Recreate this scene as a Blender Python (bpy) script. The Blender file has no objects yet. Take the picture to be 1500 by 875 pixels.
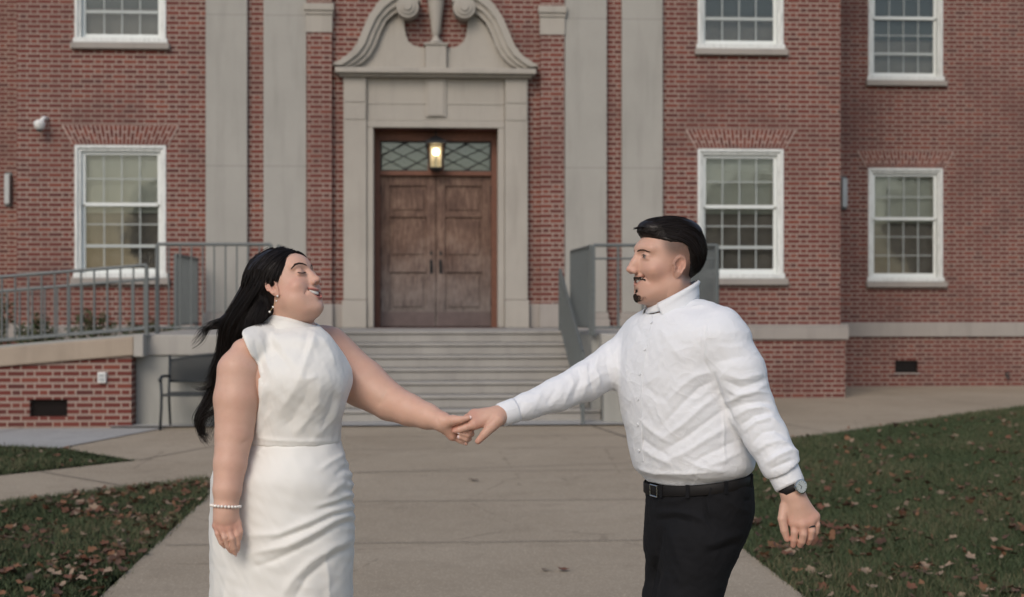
import bpy, math, random
import numpy as np
from mathutils import Vector, Matrix
R = math.radians
random.seed(7); rng = np.random.default_rng(7)
scene = bpy.context.scene
COL = scene.collection

# ---------------------------------------------------------------- camera, sky, sun, exposure
YAW = 0.05563                      # the camera looks a little to the right of the facade's normal
FPX, EYE, HZN = 2085.0, 1.5, 445.0
cam_d = bpy.data.cameras.new('camera'); cam = bpy.data.objects.new('camera', cam_d); COL.objects.link(cam)
cam.location = (0, 0, EYE); cam.rotation_euler = (R(90), 0, -YAW)
cam_d.sensor_width = 36; cam_d.lens = 36*FPX/1500; cam_d.shift_y = (HZN-437.5)/1500
cam_d.clip_start = 0.1; cam_d.clip_end = 800
cam_d.dof.use_dof = True; cam_d.dof.focus_distance = 3.93; cam_d.dof.aperture_fstop = 4.6
scene.camera = cam
SUN_EL, SUN_AZ = 38.0, 205.0       # azimuth clockwise from +Y: behind the camera, from the left
world = bpy.data.worlds.new('World'); scene.world = world; world.use_nodes = True
wn = world.node_tree.nodes; wl = world.node_tree.links
bg = wn['Background']; sky = wn.new('ShaderNodeTexSky'); sky.sky_type = 'NISHITA'; sky.sun_disc = False
sky.sun_elevation = R(SUN_EL); sky.sun_rotation = R(SUN_AZ)
sky.air_density = 1.0; sky.dust_density = 1.5; sky.ozone_density = 1.0
tn = wn.new('ShaderNodeMix'); tn.data_type = 'RGBA'; tn.blend_type = 'MULTIPLY'; tn.inputs[0].default_value = 1.0; tn.inputs[7].default_value = (1.08, 1.01, .94, 1)
wl.new(sky.outputs[0], tn.inputs[6]); wl.new(tn.outputs[2], bg.inputs[0]); bg.inputs[1].default_value = 0.125
sl = bpy.data.lights.new('sun', 'SUN'); so = bpy.data.objects.new('sun', sl); COL.objects.link(so)
sl.energy = 1.1; sl.angle = R(28); sl.color = (1.0, 0.93, 0.84)
sd = Vector((math.sin(R(SUN_AZ))*math.cos(R(SUN_EL)), math.cos(R(SUN_AZ))*math.cos(R(SUN_EL)), math.sin(R(SUN_EL))))
so.rotation_euler = sd.to_track_quat('Z', 'Y').to_euler(); so.location = sd*30
scene.view_settings.view_transform = 'Standard'; scene.view_settings.look = 'None'
scene.view_settings.exposure = 0.27; scene.view_settings.gamma = 1
scene.view_settings.use_curve_mapping = False
scene.cycles.max_bounces = 6; scene.cycles.transparent_max_bounces = 12
scene.cycles.use_denoising = True

# ---------------------------------------------------------------- helpers: objects
def link(o, parent=None):
    COL.objects.link(o)
    if parent is not None: o.parent = parent
    return o
def tag(o, label=None, cat=None, group=None, kind=None):
    if label: o['label'] = label
    if cat: o['category'] = cat
    if group: o['group'] = group
    if kind: o['kind'] = kind
    return o
def empty(name, loc, label, cat, group=None, rz=0.0):
    o = bpy.data.objects.new(name, None); o.location = loc; o.rotation_euler = (0, 0, rz)
    o.empty_display_size = 0.2
    link(o); return tag(o, label, cat, group)
def place(o, parent):
    """parent an object built in world coordinates under an unrotated thing"""
    o.parent = parent
    top = parent
    off = Vector(parent.location)
    while top.parent is not None:
        top = top.parent; off += Vector(top.location)
    o.location = Vector(o.location) - off
    return o

class MB:
    def __init__(s): s.v = []; s.f = []
    def add(s, vs, fs):
        n = len(s.v); s.v += [tuple(v) for v in vs]; s.f += [tuple(i+n for i in f) for f in fs]; return s
    def box(s, x0, x1, y0, y1, z0, z1):
        x0, x1 = min(x0, x1), max(x0, x1); y0, y1 = min(y0, y1), max(y0, y1); z0, z1 = min(z0, z1), max(z0, z1)
        return s.add([(x0,y0,z0),(x1,y0,z0),(x1,y1,z0),(x0,y1,z0),(x0,y0,z1),(x1,y0,z1),(x1,y1,z1),(x0,y1,z1)],
            [(0,3,2,1),(4,5,6,7),(0,1,5,4),(1,2,6,5),(2,3,7,6),(3,0,4,7)])
    def prism(s, poly, y0, y1):
        """poly: (x, z) points counter-clockwise seen from -Y"""
        a = sum(poly[i][0]*poly[(i+1) % len(poly)][1]-poly[(i+1) % len(poly)][0]*poly[i][1] for i in range(len(poly)))
        if a < 0: poly = poly[::-1]
        n = len(poly)
        vs = [(x, y0, z) for x, z in poly]+[(x, y1, z) for x, z in poly]
        fs = [tuple(range(n)), tuple(range(2*n-1, n-1, -1))]
        fs += [(i, i+n, (i+1) % n+n, (i+1) % n) for i in range(n)]
        return s.add(vs, fs)
    def tube(s, pts, rad, n=8, cap=True):
        pts = [Vector(p) for p in pts]; m = len(pts)
        rs = rad if isinstance(rad, (list, tuple)) else [rad]*m
        vs = []; prev = None
        for i, p in enumerate(pts):
            t = (pts[min(i+1, m-1)]-pts[max(i-1, 0)]).normalized()
            if prev is None:
                up = Vector((0, 0, 1)) if abs(t.z) < .9 else Vector((1, 0, 0)); a = t.cross(up).normalized()
            else:
                a = (prev-t*prev.dot(t)).normalized()
            prev = a; b = t.cross(a)
            for k in range(n):
                an = 2*math.pi*k/n; vs.append(p+(a*math.cos(an)+b*math.sin(an))*rs[i])
        fs = [(i*n+k, i*n+(k+1) % n, (i+1)*n+(k+1) % n, (i+1)*n+k) for i in range(m-1) for k in range(n)]
        if cap: fs += [tuple(range(n-1, -1, -1)), tuple(range((m-1)*n, m*n))]
        return s.add(vs, fs)
    def lathe(s, c, prof, n=20):
        """prof: (r, z) going up"""
        vs = [(c[0]+r*math.cos(2*math.pi*k/n), c[1]+r*math.sin(2*math.pi*k/n), c[2]+z) for r, z in prof for k in range(n)]
        m = len(prof)
        fs = [(i*n+k, i*n+(k+1) % n, (i+1)*n+(k+1) % n, (i+1)*n+k) for i in range(m-1) for k in range(n)]
        fs += [tuple(range(n-1, -1, -1)), tuple(range((m-1)*n, m*n))]
        return s.add(vs, fs)
    def build(s, name, mat, parent=None, smooth=False, bevel=0, seg=2):
        me = bpy.data.meshes.new(name); me.from_pydata(s.v, [], s.f); me.update()
        if mat: me.materials.append(mat)
        if smooth: me.polygons.foreach_set('use_smooth', [True]*len(me.polygons))
        o = bpy.data.objects.new(name, me); link(o)
        if bevel:
            b = o.modifiers.new('bevel', 'BEVEL'); b.width = bevel; b.segments = seg; b.limit_method = 'ANGLE'
        if parent is not None: place(o, parent)
        return o

# ---------------------------------------------------------------- helpers: materials
class NT:
    def __init__(s, name):
        s.m = bpy.data.materials.new(name); s.m.use_nodes = True
        s.n = s.m.node_tree.nodes; s.l = s.m.node_tree.links
        s.b = s.n['Principled BSDF']
    def set(s, sock, v):
        if hasattr(v, 'is_output') or isinstance(v, bpy.types.NodeSocket): s.l.new(v, sock)
        else: sock.default_value = v
    def math(s, op, a, b=0.0, c=0.0, clamp=False):
        n = s.n.new('ShaderNodeMath'); n.operation = op; n.use_clamp = clamp
        s.set(n.inputs[0], a); s.set(n.inputs[1], b); s.set(n.inputs[2], c); return n.outputs[0]
    def mix(s, f, a, b, mode='MIX'):
        n = s.n.new('ShaderNodeMix'); n.data_type = 'RGBA'; n.blend_type = mode
        s.set(n.inputs[0], f)
        for k, v in ((6, a), (7, b)):
            s.set(n.inputs[k], (*v, 1) if isinstance(v, tuple) and len(v) == 3 else v)
        return n.outputs[2]
    def pos(s, kind='Object'):
        return s.n.new('ShaderNodeTexCoord').outputs[kind]
    def wpos(s):
        return s.n.new('ShaderNodeNewGeometry').outputs['Position']
    def sep(s, v):
        n = s.n.new('ShaderNodeSeparateXYZ'); s.l.new(v, n.inputs[0]); return n.outputs
    def comb(s, x, y, z):
        n = s.n.new('ShaderNodeCombineXYZ')
        for k, v in enumerate((x, y, z)): s.set(n.inputs[k], v)
        return n.outputs[0]
    def noise(s, vec, scale, detail=4, rough=.55, scl=None):
        if scl is not None:
            mp = s.n.new('ShaderNodeMapping'); s.l.new(vec, mp.inputs[0]); mp.inputs['Scale'].default_value = scl; vec = mp.outputs[0]
        n = s.n.new('ShaderNodeTexNoise'); n.inputs['Scale'].default_value = scale
        n.inputs['Detail'].default_value = detail; n.inputs['Roughness'].default_value = rough
        s.l.new(vec, n.inputs[0]); return n.outputs[0]
    def voro(s, vec, scale, out=0, feat='F1'):
        n = s.n.new('ShaderNodeTexVoronoi'); n.feature = feat; n.inputs['Scale'].default_value = scale
        s.l.new(vec, n.inputs['Vector']); return n.outputs[out]
    def ramp(s, f, stops):
        n = s.n.new('ShaderNodeValToRGB'); e = n.color_ramp.elements
        while len(e) < len(stops): e.new(.5)
        for q, (p, c) in zip(e, stops):
            q.position = p; q.color = (*c, 1) if len(c) == 3 else c
        s.l.new(f, n.inputs[0]); return n.outputs[0]
    def bump(s, h, strength=.3, dist=.01):
        n = s.n.new('ShaderNodeBump'); n.inputs['Strength'].default_value = strength
        n.inputs['Distance'].default_value = dist; s.l.new(h, n.inputs['Height'])
        s.l.new(n.outputs[0], s.b.inputs['Normal']); return n
    def fin(s, col=None, rough=.6, spec=.4, metal=0.0):
        if col is not None: s.set(s.b.inputs['Base Color'], (*col, 1) if isinstance(col, tuple) and len(col) == 3 else col)
        s.set(s.b.inputs['Roughness'], rough); s.b.inputs['Specular IOR Level'].default_value = spec
        s.b.inputs['Metallic'].default_value = metal; return s.m

def brick_mat(name, c=.0767, P=.326, S=.217, tint=1.0):
    t = NT(name); x, y, z = t.sep(t.wpos())
    u = t.math('ADD', x, y)
    rowf = t.math('DIVIDE', z, c); row = t.math('FLOOR', rowf); fz = t.math('MULTIPLY', t.math('SUBTRACT', rowf, row), c)
    odd = t.math('MULTIPLY', t.math('PINGPONG', row, 1.0), .5)
    wob = t.math('MULTIPLY', t.noise(t.comb(row, u, 0.0), .7, 1), .03)
    uu = t.math('ADD', t.math('ADD', t.math('DIVIDE', u, P), odd), wob)
    cell = t.math('FLOOR', uu); fu = t.math('MULTIPLY', t.math('SUBTRACT', uu, cell), P)
    hd = t.math('GREATER_THAN', fu, S)
    m = .0062
    vj = t.math('MINIMUM', t.math('MINIMUM', fu, t.math('SUBTRACT', P, fu)), t.math('ABSOLUTE', t.math('SUBTRACT', fu, S)))
    hj = t.math('MINIMUM', fz, t.math('SUBTRACT', c, fz))
    def edge(d, w): return t.math('SUBTRACT', 1.0, t.math('DIVIDE', t.math('SUBTRACT', d, w), .004), clamp=True)
    vm = edge(vj, m-.002); hm = edge(hj, m+.005)
    mort = t.math('MAXIMUM', vm, hm)
    idv = t.comb(t.math('ADD', t.math('MULTIPLY', cell, 2.0), hd), row, 0.0)
    wnz = t.n.new('ShaderNodeTexWhiteNoise'); wnz.noise_dimensions = '3D'; t.l.new(idv, wnz.inputs[0])
    bc = t.ramp(wnz.outputs[0], [(0, (.085, .024, .021)), (.15, (.125, .029, .022)), (.8, (.165, .036, .026)), (1, (.22, .060, .038))])
    gr = t.noise(t.wpos(), 60, 3)
    bc = t.mix(t.math('MULTIPLY', gr, .45), bc, (.12, .05, .045))
    big = t.noise(t.wpos(), .8, 3)
    mc = t.mix(hm, (.44, .37, .31), (.31, .24, .205))
    col = t.mix(mort, bc, mc)
    col = t.mix(t.math('MULTIPLY', t.math('SUBTRACT', big, .45, clamp=True), 1.9), col, (.12, .062, .054))
    t.bump(t.math('SUBTRACT', 1.0, mort), .5, .006)
    return t.fin(col, .85, .25)

def stone_mat(name, base, var=.25, scale=1.2, joints=None):
    t = NT(name); w = t.wpos()
    n1 = t.noise(w, scale, 6, .6); n2 = t.noise(w, 40, 3)
    st = t.noise(w, 2.2, 4, .6, scl=(2.5, 2.5, .35))
    d = tuple(k*(1-var) for k in base); l = tuple(min(1, k*(1+var*.5)) for k in base)
    col = t.mix(n1, d, l)
    col = t.mix(t.math('MULTIPLY', t.math('SUBTRACT', st, .5, clamp=True), 1.6), col, tuple(k*.62 for k in base))
    col = t.mix(t.math('MULTIPLY', n2, .25), col, tuple(k*.7 for k in base))
    if joints:
        z = t.sep(w)[2]; f = t.math('FRACT', t.math('DIVIDE', t.math('ADD', z, joints[1]), joints[0]))
        j = t.math('LESS_THAN', t.math('MULTIPLY', t.math('MINIMUM', f, t.math('SUBTRACT', 1.0, f)), joints[0]), .006)
        col = t.mix(t.math('MULTIPLY', j, .55), col, tuple(k*.45 for k in base))
    t.bump(t.noise(w, 90, 3), .25, .004)
    return t.fin(col, .85, .25)

def plain(name, col, rough=.5, spec=.4, metal=0.0, var=.15, scale=8, bump=0.0, bs=60):
    t = NT(name); w = t.pos()
    n = t.noise(w, scale, 4)
    c = t.mix(n, tuple(k*(1-var) for k in col), tuple(min(1, k*(1+var)) for k in col))
    if bump: t.bump(t.noise(w, bs, 3), bump, .004)
    return t.fin(c, rough, spec, metal)

M = {}
M['brick'] = brick_mat('flemish_bond_brick')
M['stone'] = stone_mat('grey_limestone', (.385, .372, .34), .22, .9, joints=(2.35, 1.06))
M['trimstone'] = stone_mat('warm_limestone', (.415, .385, .34), .2, 1.5)
M['bandstone'] = stone_mat('water_table_stone', (.36, .33, .30), .18, 2.0)
M['coping'] = stone_mat('ramp_coping_stone', (.40, .33, .26), .28, 1.6)
M['stepstone'] = stone_mat('worn_step_stone', (.36, .345, .32), .3, 1.8)
M['block'] = stone_mat('cast_concrete', (.36, .36, .335), .14, 1.4)
def paint_mat():
    t = NT('weathered_white_paint'); w = t.wpos()
    n = t.noise(w, 9, 6, .7, scl=(3, 3, .5)); c = t.ramp(n, [(0, (.30, .31, .30)), (.38, (.55, .57, .55)), (.52, (.70, .72, .70)), (1, (.76, .78, .76))])
    t.bump(n, .15, .004); return t.fin(c, .55, .35)
M['paint'] = paint_mat()
M['sash'] = plain('white_sash_paint', (.70, .73, .71), .4, .4, var=.06)
M['metal'] = plain('grey_galvanised_paint', (.125, .14, .14), .5, .45, .2, var=.2, scale=20)
M['darkmetal'] = plain('dark_green_grey_metal', (.022, .028, .032), .45, .45, .1, var=.2)
M['black'] = plain('black_paint', (.015, .015, .016), .5)
M['dark'] = plain('dark_interior', (.03, .026, .024), .9, .1)
M['hole'] = plain('dark_vent_metal', (.018, .014, .013), .8, .2)  # near-black metal of the vent slats
M['plastic'] = plain('white_plastic', (.72, .72, .70), .35, .5, var=.05)
def wood_mat():
    t = NT('weathered_door_wood'); w = t.wpos()
    g = t.noise(w, 5, 6, .7, scl=(12, 12, 1)); z = t.sep(w)[2]
    big = t.noise(w, 3.0, 5, .65); g = t.math('ADD', t.math('MULTIPLY', g, .6), t.math('MULTIPLY', big, .4))
    c = t.ramp(g, [(.36, (.060, .032, .025)), (.5, (.135, .080, .058)), (.64, (.25, .165, .12))])
    f = t.math('MULTIPLY', t.math('ADD', t.math('SUBTRACT', 2.5, z), t.math('SUBTRACT', big, .5)), .9, clamp=True)
    c = t.mix(f, c, t.ramp(g, [(.36, (.075, .062, .058)), (.64, (.235, .195, .175))]))
    t.bump(g, .35, .004); return t.fin(c, .65, .3)
M['wood'] = wood_mat()
M['framewood'] = plain('reddish_frame_wood', (.15, .065, .042), .55, .35, var=.3, scale=14)
def glass_mat(name, tint, alpha):
    t = NT(name); n, l = t.n, t.l
    gl = n.new('ShaderNodeBsdfGlossy'); gl.inputs['Roughness'].default_value = .03; gl.inputs['Color'].default_value = (.9, .93, .92, 1)
    tr = n.new('ShaderNodeBsdfTransparent'); tr.inputs['Color'].default_value = (*tint, 1)
    fr = n.new('ShaderNodeFresnel'); fr.inputs['IOR'].default_value = 1.5
    mx = n.new('ShaderNodeMixShader'); f = t.math('ADD', t.math('MULTIPLY', fr.outputs[0], 1.0), alpha, clamp=True)
    l.new(f, mx.inputs[0]); l.new(tr.outputs[0], mx.inputs[1]); l.new(gl.outputs[0], mx.inputs[2])
    w = t.wpos(); b = n.new('ShaderNodeBump'); b.inputs['Strength'].default_value = .06; b.inputs['Distance'].default_value = .02
    l.new(t.noise(w, 2.0, 2), b.inputs['Height']); l.new(b.outputs[0], gl.inputs['Normal'])
    out = [x for x in n if x.type == 'OUTPUT_MATERIAL'][0]; l.new(mx.outputs[0], out.inputs[0]); return t.m
M['glass'] = glass_mat('window_glass', (.85, .87, .86), 0.0)
M['blind'] = plain('pale_window_blind', (.62, .61, .55), .8, .2, var=.08, scale=3)
M['pane_backing'] = plain('dim_room_tone', (.27, .235, .215), .8, .2, var=.4, scale=3)  # brownish tone of the dim room behind the panes, put into one colour
def emis(name, col, e):
    t = NT(name); t.b.inputs['Emission Color'].default_value = (*col, 1); t.b.inputs['Emission Strength'].default_value = e
    return t.fin(col, .5)
M['bulb'] = emis('warm_bulb', (1.0, .86, .64), 9.0)
def concrete(name, a, b, agg=.35):
    t = NT(name); w = t.wpos()
    n1 = t.noise(w, .55, 5, .6); n2 = t.noise(w, 240, 2); v = t.voro(w, 130, 1)
    c = t.mix(t.ramp(n1, [(.3, (0, 0, 0)), (.7, (1, 1, 1))]), a, b)
    g = t.sep(v)[0]
    c = t.mix(t.math('MULTIPLY', g, agg), c, tuple(k*.62 for k in a))
    c = t.mix(t.math('MULTIPLY', t.math('GREATER_THAN', g, .88), .5), c, tuple(min(1, k*1.5) for k in b))
    st = t.noise(w, 3.0, 5, .65)
    c = t.mix(t.math('MULTIPLY', t.math('SUBTRACT', st, .52, clamp=True), 1.8), c, tuple(k*.66 for k in a))
    cr = t.voro(w, .55, 0, 'DISTANCE_TO_EDGE'); ck = t.math('MULTIPLY', t.math('LESS_THAN', t.math('ADD', cr, t.math('MULTIPLY', t.math('SUBTRACT', t.noise(w, 5, 4), .5), .05)), .0022), .35)
    c = t.mix(ck, c, tuple(k*.45 for k in a))
    sp = t.math('MULTIPLY', t.math('GREATER_THAN', t.noise(w, 7, 3, .6), .70), .35); c = t.mix(sp, c, tuple(k*.55 for k in a))
    t.bump(n2, .35, .004); return t.fin(c, .9, .25)
M['paving'] = concrete('exposed_aggregate_concrete', (.325, .268, .197), (.40, .336, .254))
M['pad'] = concrete('grey_concrete', (.33, .325, .31), (.39, .385, .37), .2)
M['joint'] = plain('paving_joint_dirt', (.10, .088, .075), .95, .1)
def soil_mat():
    t = NT('lawn_soil_and_grass'); w = t.wpos()
    n = t.noise(w, 1.1, 4); n2 = t.noise(w, 60, 4, .7)
    c = t.ramp(n2, [(0, (.012, .018, .010)), (.5, (.03, .045, .020)), (1, (.075, .07, .04))])
    c = t.mix(t.math('MULTIPLY', n, .5), c, (.045, .05, .026)); t.bump(n2, .8, .02); return t.fin(c, .95, .1)
M['soil'] = soil_mat()
def grass_mat():
    t = NT('grass_blades'); a = t.n.new('ShaderNodeAttribute'); a.attribute_name = 'Col'
    w = t.wpos(); n = t.noise(w, .9, 3)
    c = t.mix(t.math('MULTIPLY', n, .4), a.outputs[0], (.06, .075, .03)); return t.fin(c, .75, .2)
M['grass'] = grass_mat()
def attr_mat(name, rough=.8, spec=.2):
    t = NT(name); a = t.n.new('ShaderNodeAttribute'); a.attribute_name = 'Col'
    c = t.mix(t.math('MULTIPLY', t.noise(t.pos(), 25, 3), .35), a.outputs[0], (.05, .03, .02)); return t.fin(c, rough, spec)
M['leafstuff'] = attr_mat('dry_leaf_litter')

# ---------------------------------------------------------------- measured points -> world
CY, SY = math.cos(YAW), math.sin(YAW)
def pp(px, py, d):
    """point of the photograph (1500 px wide) at depth d metres along the view axis"""
    u = (px-750)/FPX*d; v = (HZN-py)/FPX*d
    return np.array((CY*u+SY*d, CY*d-SY*u, EYE+v), dtype=np.float32)
# ================================================================ SETTING
YP, YW = 22.40, 25.40              # front planes of the projecting middle block and of the wings
XC = 0.05                          # centre line of the doorway
def sheet(name, poly, z, mat, kind='structure'):
    me = bpy.data.meshes.new(name)
    import bmesh
    bm = bmesh.new(); vs = [bm.verts.new((x, y, z)) for x, y in poly]; bm.faces.new(vs)
    bmesh.ops.triangulate(bm, faces=bm.faces[:]); bmesh.ops.recalc_face_normals(bm, faces=bm.faces[:])
    for f in bm.faces:
        if f.normal.z < 0: f.normal_flip()
    bm.to_mesh(me); bm.free(); me.materials.append(mat)
    o = bpy.data.objects.new(name, me); link(o); tag(o, kind=kind); return o
sheet('ground', [(-300, -300), (300, -300), (300, 300), (-300, 300)], -0.012, M['soil'])
PAVE = [(-1.52, -6), (1.9, -6), (1.9, 13.4), (3.86, 15.45), (8.65, 20.4), (16, 27.9), (16, 30), (-16, 30), (-16, 15.3),
        (-4.6, 15.24), (-3.8, 14.95), (-2.83, 13.78), (-3.77, 12.64), (-12, 4.4), (-12, 2.55), (-3.26, 10.95), (-1.92, 12.29), (-1.75, 11.2)]
sheet('pavement', PAVE, 0.0, M['paving'])
sheet('concrete_pad', [(-3.9, 17.38), (2.9, 17.38), (2.9, 18.2), (-3.9, 18.2)], 0.02, M['pad'])
sheet('path', [(-7.5, 15.32), (-4.6, 15.30), (-3.85, 15.0), (-3.2, 17.36), (-7.5, 17.36)], 0.004, M['pad'])
jb = MB()
def strip(x0, y0, x1, y1, w=.011, z=.008):
    d = Vector((x1-x0, y1-y0, 0)).normalized(); n = Vector((-d.y, d.x, 0))*w/2
    jb.add([(x0-n.x, y0-n.y, z), (x0+n.x, y0+n.y, z), (x1+n.x, y1+n.y, z), (x1-n.x, y1-n.y, z)], [(0, 3, 2, 1)])
for k, y in enumerate((3.27, 5.15, 7.03, 8.91, 10.8, 12.68)): strip(-1.62-.01*k, y, 1.89, y+.03*(k % 2))
strip(-1.95, 12.3, 1.9, 13.3); strip(-2.8, 13.78, -1.4, 17.37, .016); strip(1.95, 17.35, 2.25, 15.2, .016); strip(2.25, 15.2, 3.8, 15.5)
strip(-1.4, 14.6, 2.2, 14.75); strip(-3.85, 15.0, -3.2, 17.36, .018); strip(4.6, 16.3, 3.4, 22.2); strip(8.2, 20, 7.2, 25.3)
strip(-3.5, 12.9, -2.5, 11.8, .014); strip(-5.2, 11.2, -4.2, 10.1, .014); strip(-1.4, 16, 2.2, 16.1); strip(-5.4, 15.32, -4.9, 17.36, .014)
tag(jb.build('pavement_joint', M['joint']), kind='structure')

# ---------------------------------------------------------------- building
bld = empty('brick_building', (0, YP, 0), 'red brick public building with stone pilasters, scrolled stone doorway and white sash windows', 'building')
WZ = [(1.90, 3.96), (5.55, 7.62)]
WX_P = [(-5.54, -4.14), (4.20, 5.58)]
WX_W = [(7.88, 9.26), (-9.26, -7.88)]
def wallgrid(mb, x0, x1, z0, z1, holes, y, depth=.3):
    xs = sorted({x0, x1, *[h[0] for h in holes], *[h[1] for h in holes]}); zs = sorted({z0, z1, *[h[2] for h in holes], *[h[3] for h in holes]})
    def solid(i, j):
        if not (0 <= i < len(xs)-1 and 0 <= j < len(zs)-1): return True
        cx, cz = (xs[i]+xs[i+1])/2, (zs[j]+zs[j+1])/2
        return not any(h[0] < cx < h[1] and h[2] < cz < h[3] for h in holes)
    for i in range(len(xs)-1):
        for j in range(len(zs)-1):
            a, b, c, d = xs[i], xs[i+1], zs[j], zs[j+1]
            if solid(i, j):
                mb.add([(a, y, c), (b, y, c), (b, y, d), (a, y, d)], [(0, 1, 2, 3)])
            else:
                if solid(i-1, j): mb.add([(a, y, c), (a, y+depth, c), (a, y+depth, d), (a, y, d)], [(0, 3, 2, 1)])
                if solid(i+1, j): mb.add([(b, y, c), (b, y+depth, c), (b, y+depth, d), (b, y, d)], [(0, 1, 2, 3)])
                if solid(i, j-1): mb.add([(a, y, c), (b, y, c), (b, y+depth, c), (a, y+depth, c)], [(0, 1, 2, 3)])
                if solid(i, j+1): mb.add([(a, y, d), (b, y, d), (b, y+depth, d), (a, y+depth, d)], [(0, 3, 2, 1)])
XL, XR = -6.42, 6.50
TOP = 9.4
pw = MB(); holes = [(a, b, c, d) for a, b in WX_P for c, d in WZ]+[(-.93, 1.05, 1.12, 4.25)]
wallgrid(pw, XL, XR, 1.0, TOP, holes, YP, .32)
pw.add([(XL, YP, 1.0), (XL, YW, 1.0), (XL, YW, TOP), (XL, YP, TOP)], [(0, 3, 2, 1)])
pw.add([(XR, YP, 1.0), (XR, YW, 1.0), (XR, YW, TOP), (XR, YP, TOP)], [(0, 1, 2, 3)])
pw.box(XL-.06, XR+.06, YP-.06, YP+.3, -.3, .925); pw.box(XL-.06, XL+.2, YP+.3, YW-.05, -.3, .925); pw.box(XR-.2, XR+.06, YP+.3, YW-.05, -.3, .925)
ob = pw.build('wall', M['brick'], bld)
for s in (-1, 1):
    ww = MB(); hs = [(a, b, c, d) for a, b in [WX_W[0] if s > 0 else WX_W[1]] for c, d in WZ]
    vent = [(8.36, 8.78, .25, .47)] if s > 0 else []
    if s > 0: wallgrid(ww, XR, 18, 1.0, TOP, hs, YW, .32); wallgrid(ww, XR, 18, -.3, 1.0, vent, YW-.05, .2)
    else: wallgrid(ww, -18, XL, 1.0, TOP, hs, YW, .32); wallgrid(ww, -18, XL, -.3, 1.0, [], YW-.05, .2)
    sx = 18*s
    ww.add([(sx, YW, -.3), (sx, YW+8, -.3), (sx, YW+8, TOP), (sx, YW, TOP)], [(0, 1, 2, 3)])
    ww.build('wall', M['brick'], bld)
# brick piers beside the doorway, standing slightly proud, with stone caps and plinths
for a, b in ((-1.96, -1.57), (1.69, 2.065)):
    MB().box(a, b, YP-.11, YP+.05, 1.50, 9.3).build('pier', M['brick'], bld)
    c = MB().box(a-.01, b+.01, YP-.125, YP, 5.72, 6.0).box(a-.02, b+.02, YP-.145, YP, 6.0, 6.06).box(a-.035, b+.035, YP-.17, YP, 6.06, 6.17)
    c.build('pier_cap', M['trimstone'], bld, bevel=.01)
    MB().box(a-.015, b+.015, YP-.13, YP, 1.12, 1.497).build('pier_plinth', M['bandstone'], bld, bevel=.01)
for a, b in ((-1.568, -1.402), (1.522, 1.688)):
    MB().box(a, b, YP-.04, YP, 1.12, 1.497).build('plinth', M['bandstone'], bld, bevel=.006)
for a, b in ((-3.52, -2.88), (-2.63, -1.965), (2.07, 2.74), (2.98, 3.63)):
    MB().box(a, b, YP-.085, YP+.02, 1.36, 9.3).build('pilaster', M['stone'], bld, bevel=.008)
    MB().box(a-.045, b+.045, YP-.14, YP, 1.12, 1.26).box(a-.025, b+.025, YP-.115, YP, 1.26, 1.357).build('pilaster_base', M['bandstone'], bld, bevel=.012)
# water table: stone band, interrupted by the platform
for a, b in ((XL-.11, -3.7), (3.7, XR+.11)):
    MB().box(a, b, YP-.10, YP+.02, .93, 1.13).prism([(a, 1.13), (b, 1.13), (b, 1.17), (a, 1.17)], YP-.06, YP+.02).build('water_table', M['bandstone'], bld, bevel=.012)
MB().box(XR+.0, XR+.11, YP+.03, YW-.11, .93, 1.16).build('water_table', M['bandstone'], bld, bevel=.012)
MB().box(XL-.11, XL, YP+.03, YW-.11, .93, 1.16).build('water_table', M['bandstone'], bld, bevel=.012)
MB().box(XR+.12, 18, YW-.10, YW+.02, .90, 1.16).build('water_table', M['bandstone'], bld, bevel=.012)
MB().box(-18, XL-.12, YW-.10, YW+.02, .90, 1.16).build('water_table', M['bandstone'], bld, bevel=.012)
# roof slab and cornice (above the frame)
MB().box(-18.1, 18.1, YW-.15, YW+9, TOP, TOP+.35).box(XL-.25, XR+.25, YP-.25, YW-.16, TOP, TOP+.35).build('cornice', M['trimstone'], bld, bevel=.02)
# jack arches of real bricks over each ground-floor window
def arch(xa, xb, z0, y):
    h = .30; n = 25; sp = .17; mb = MB(); mo = MB()
    mo.prism([(xa-.03, z0), (xb+.03, z0), (xb+sp+.03, z0+h), (xa-sp-.03, z0+h)], y-.012, y+.02)
    o = mo.build('brick_arch', M['mortar'], bld)
    L0, L1 = xa-.02, xb+.02; U0, U1 = xa-sp-.01, xb+sp+.01
    for k in range(n):
        f0, f1 = (k+.16)/n, (k+.84)/n
        cuts = [(.02, .62), (.70, .98)] if k % 2 else [(.02, .30), (.38, .98)]
        for a, b in cuts:
            q = lambda f, t: (L0+(L1-L0)*f+(U0+(U1-U0)*f-L0-(L1-L0)*f)*t, z0+h*t)
            mb.prism([q(f0, a), q(f1, a), q(f1, b), q(f0, b)], y-.018, y-.011)
    mb.build('arch_brick', M['archbrick'], o)
M['mortar'] = plain('lime_mortar', (.42, .33, .29), .9, .2, scale=3)
def ab():
    t = NT('arch_bricks'); w = t.wpos(); n = t.voro(w, 9, 1)
    return t.fin(t.ramp(t.sep(n)[0], [(0, (.10, .030, .026)), (1, (.20, .056, .038))]), .85, .25)
M['archbrick'] = ab()
for a, b in WX_P: arch(a, b, 3.965, YP)
for a, b in WX_W: arch(a, b, 3.965, YW)

M['muntin'] = plain('greyish_muntin_paint', (.42, .45, .44), .5, .3, var=.08)
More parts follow.
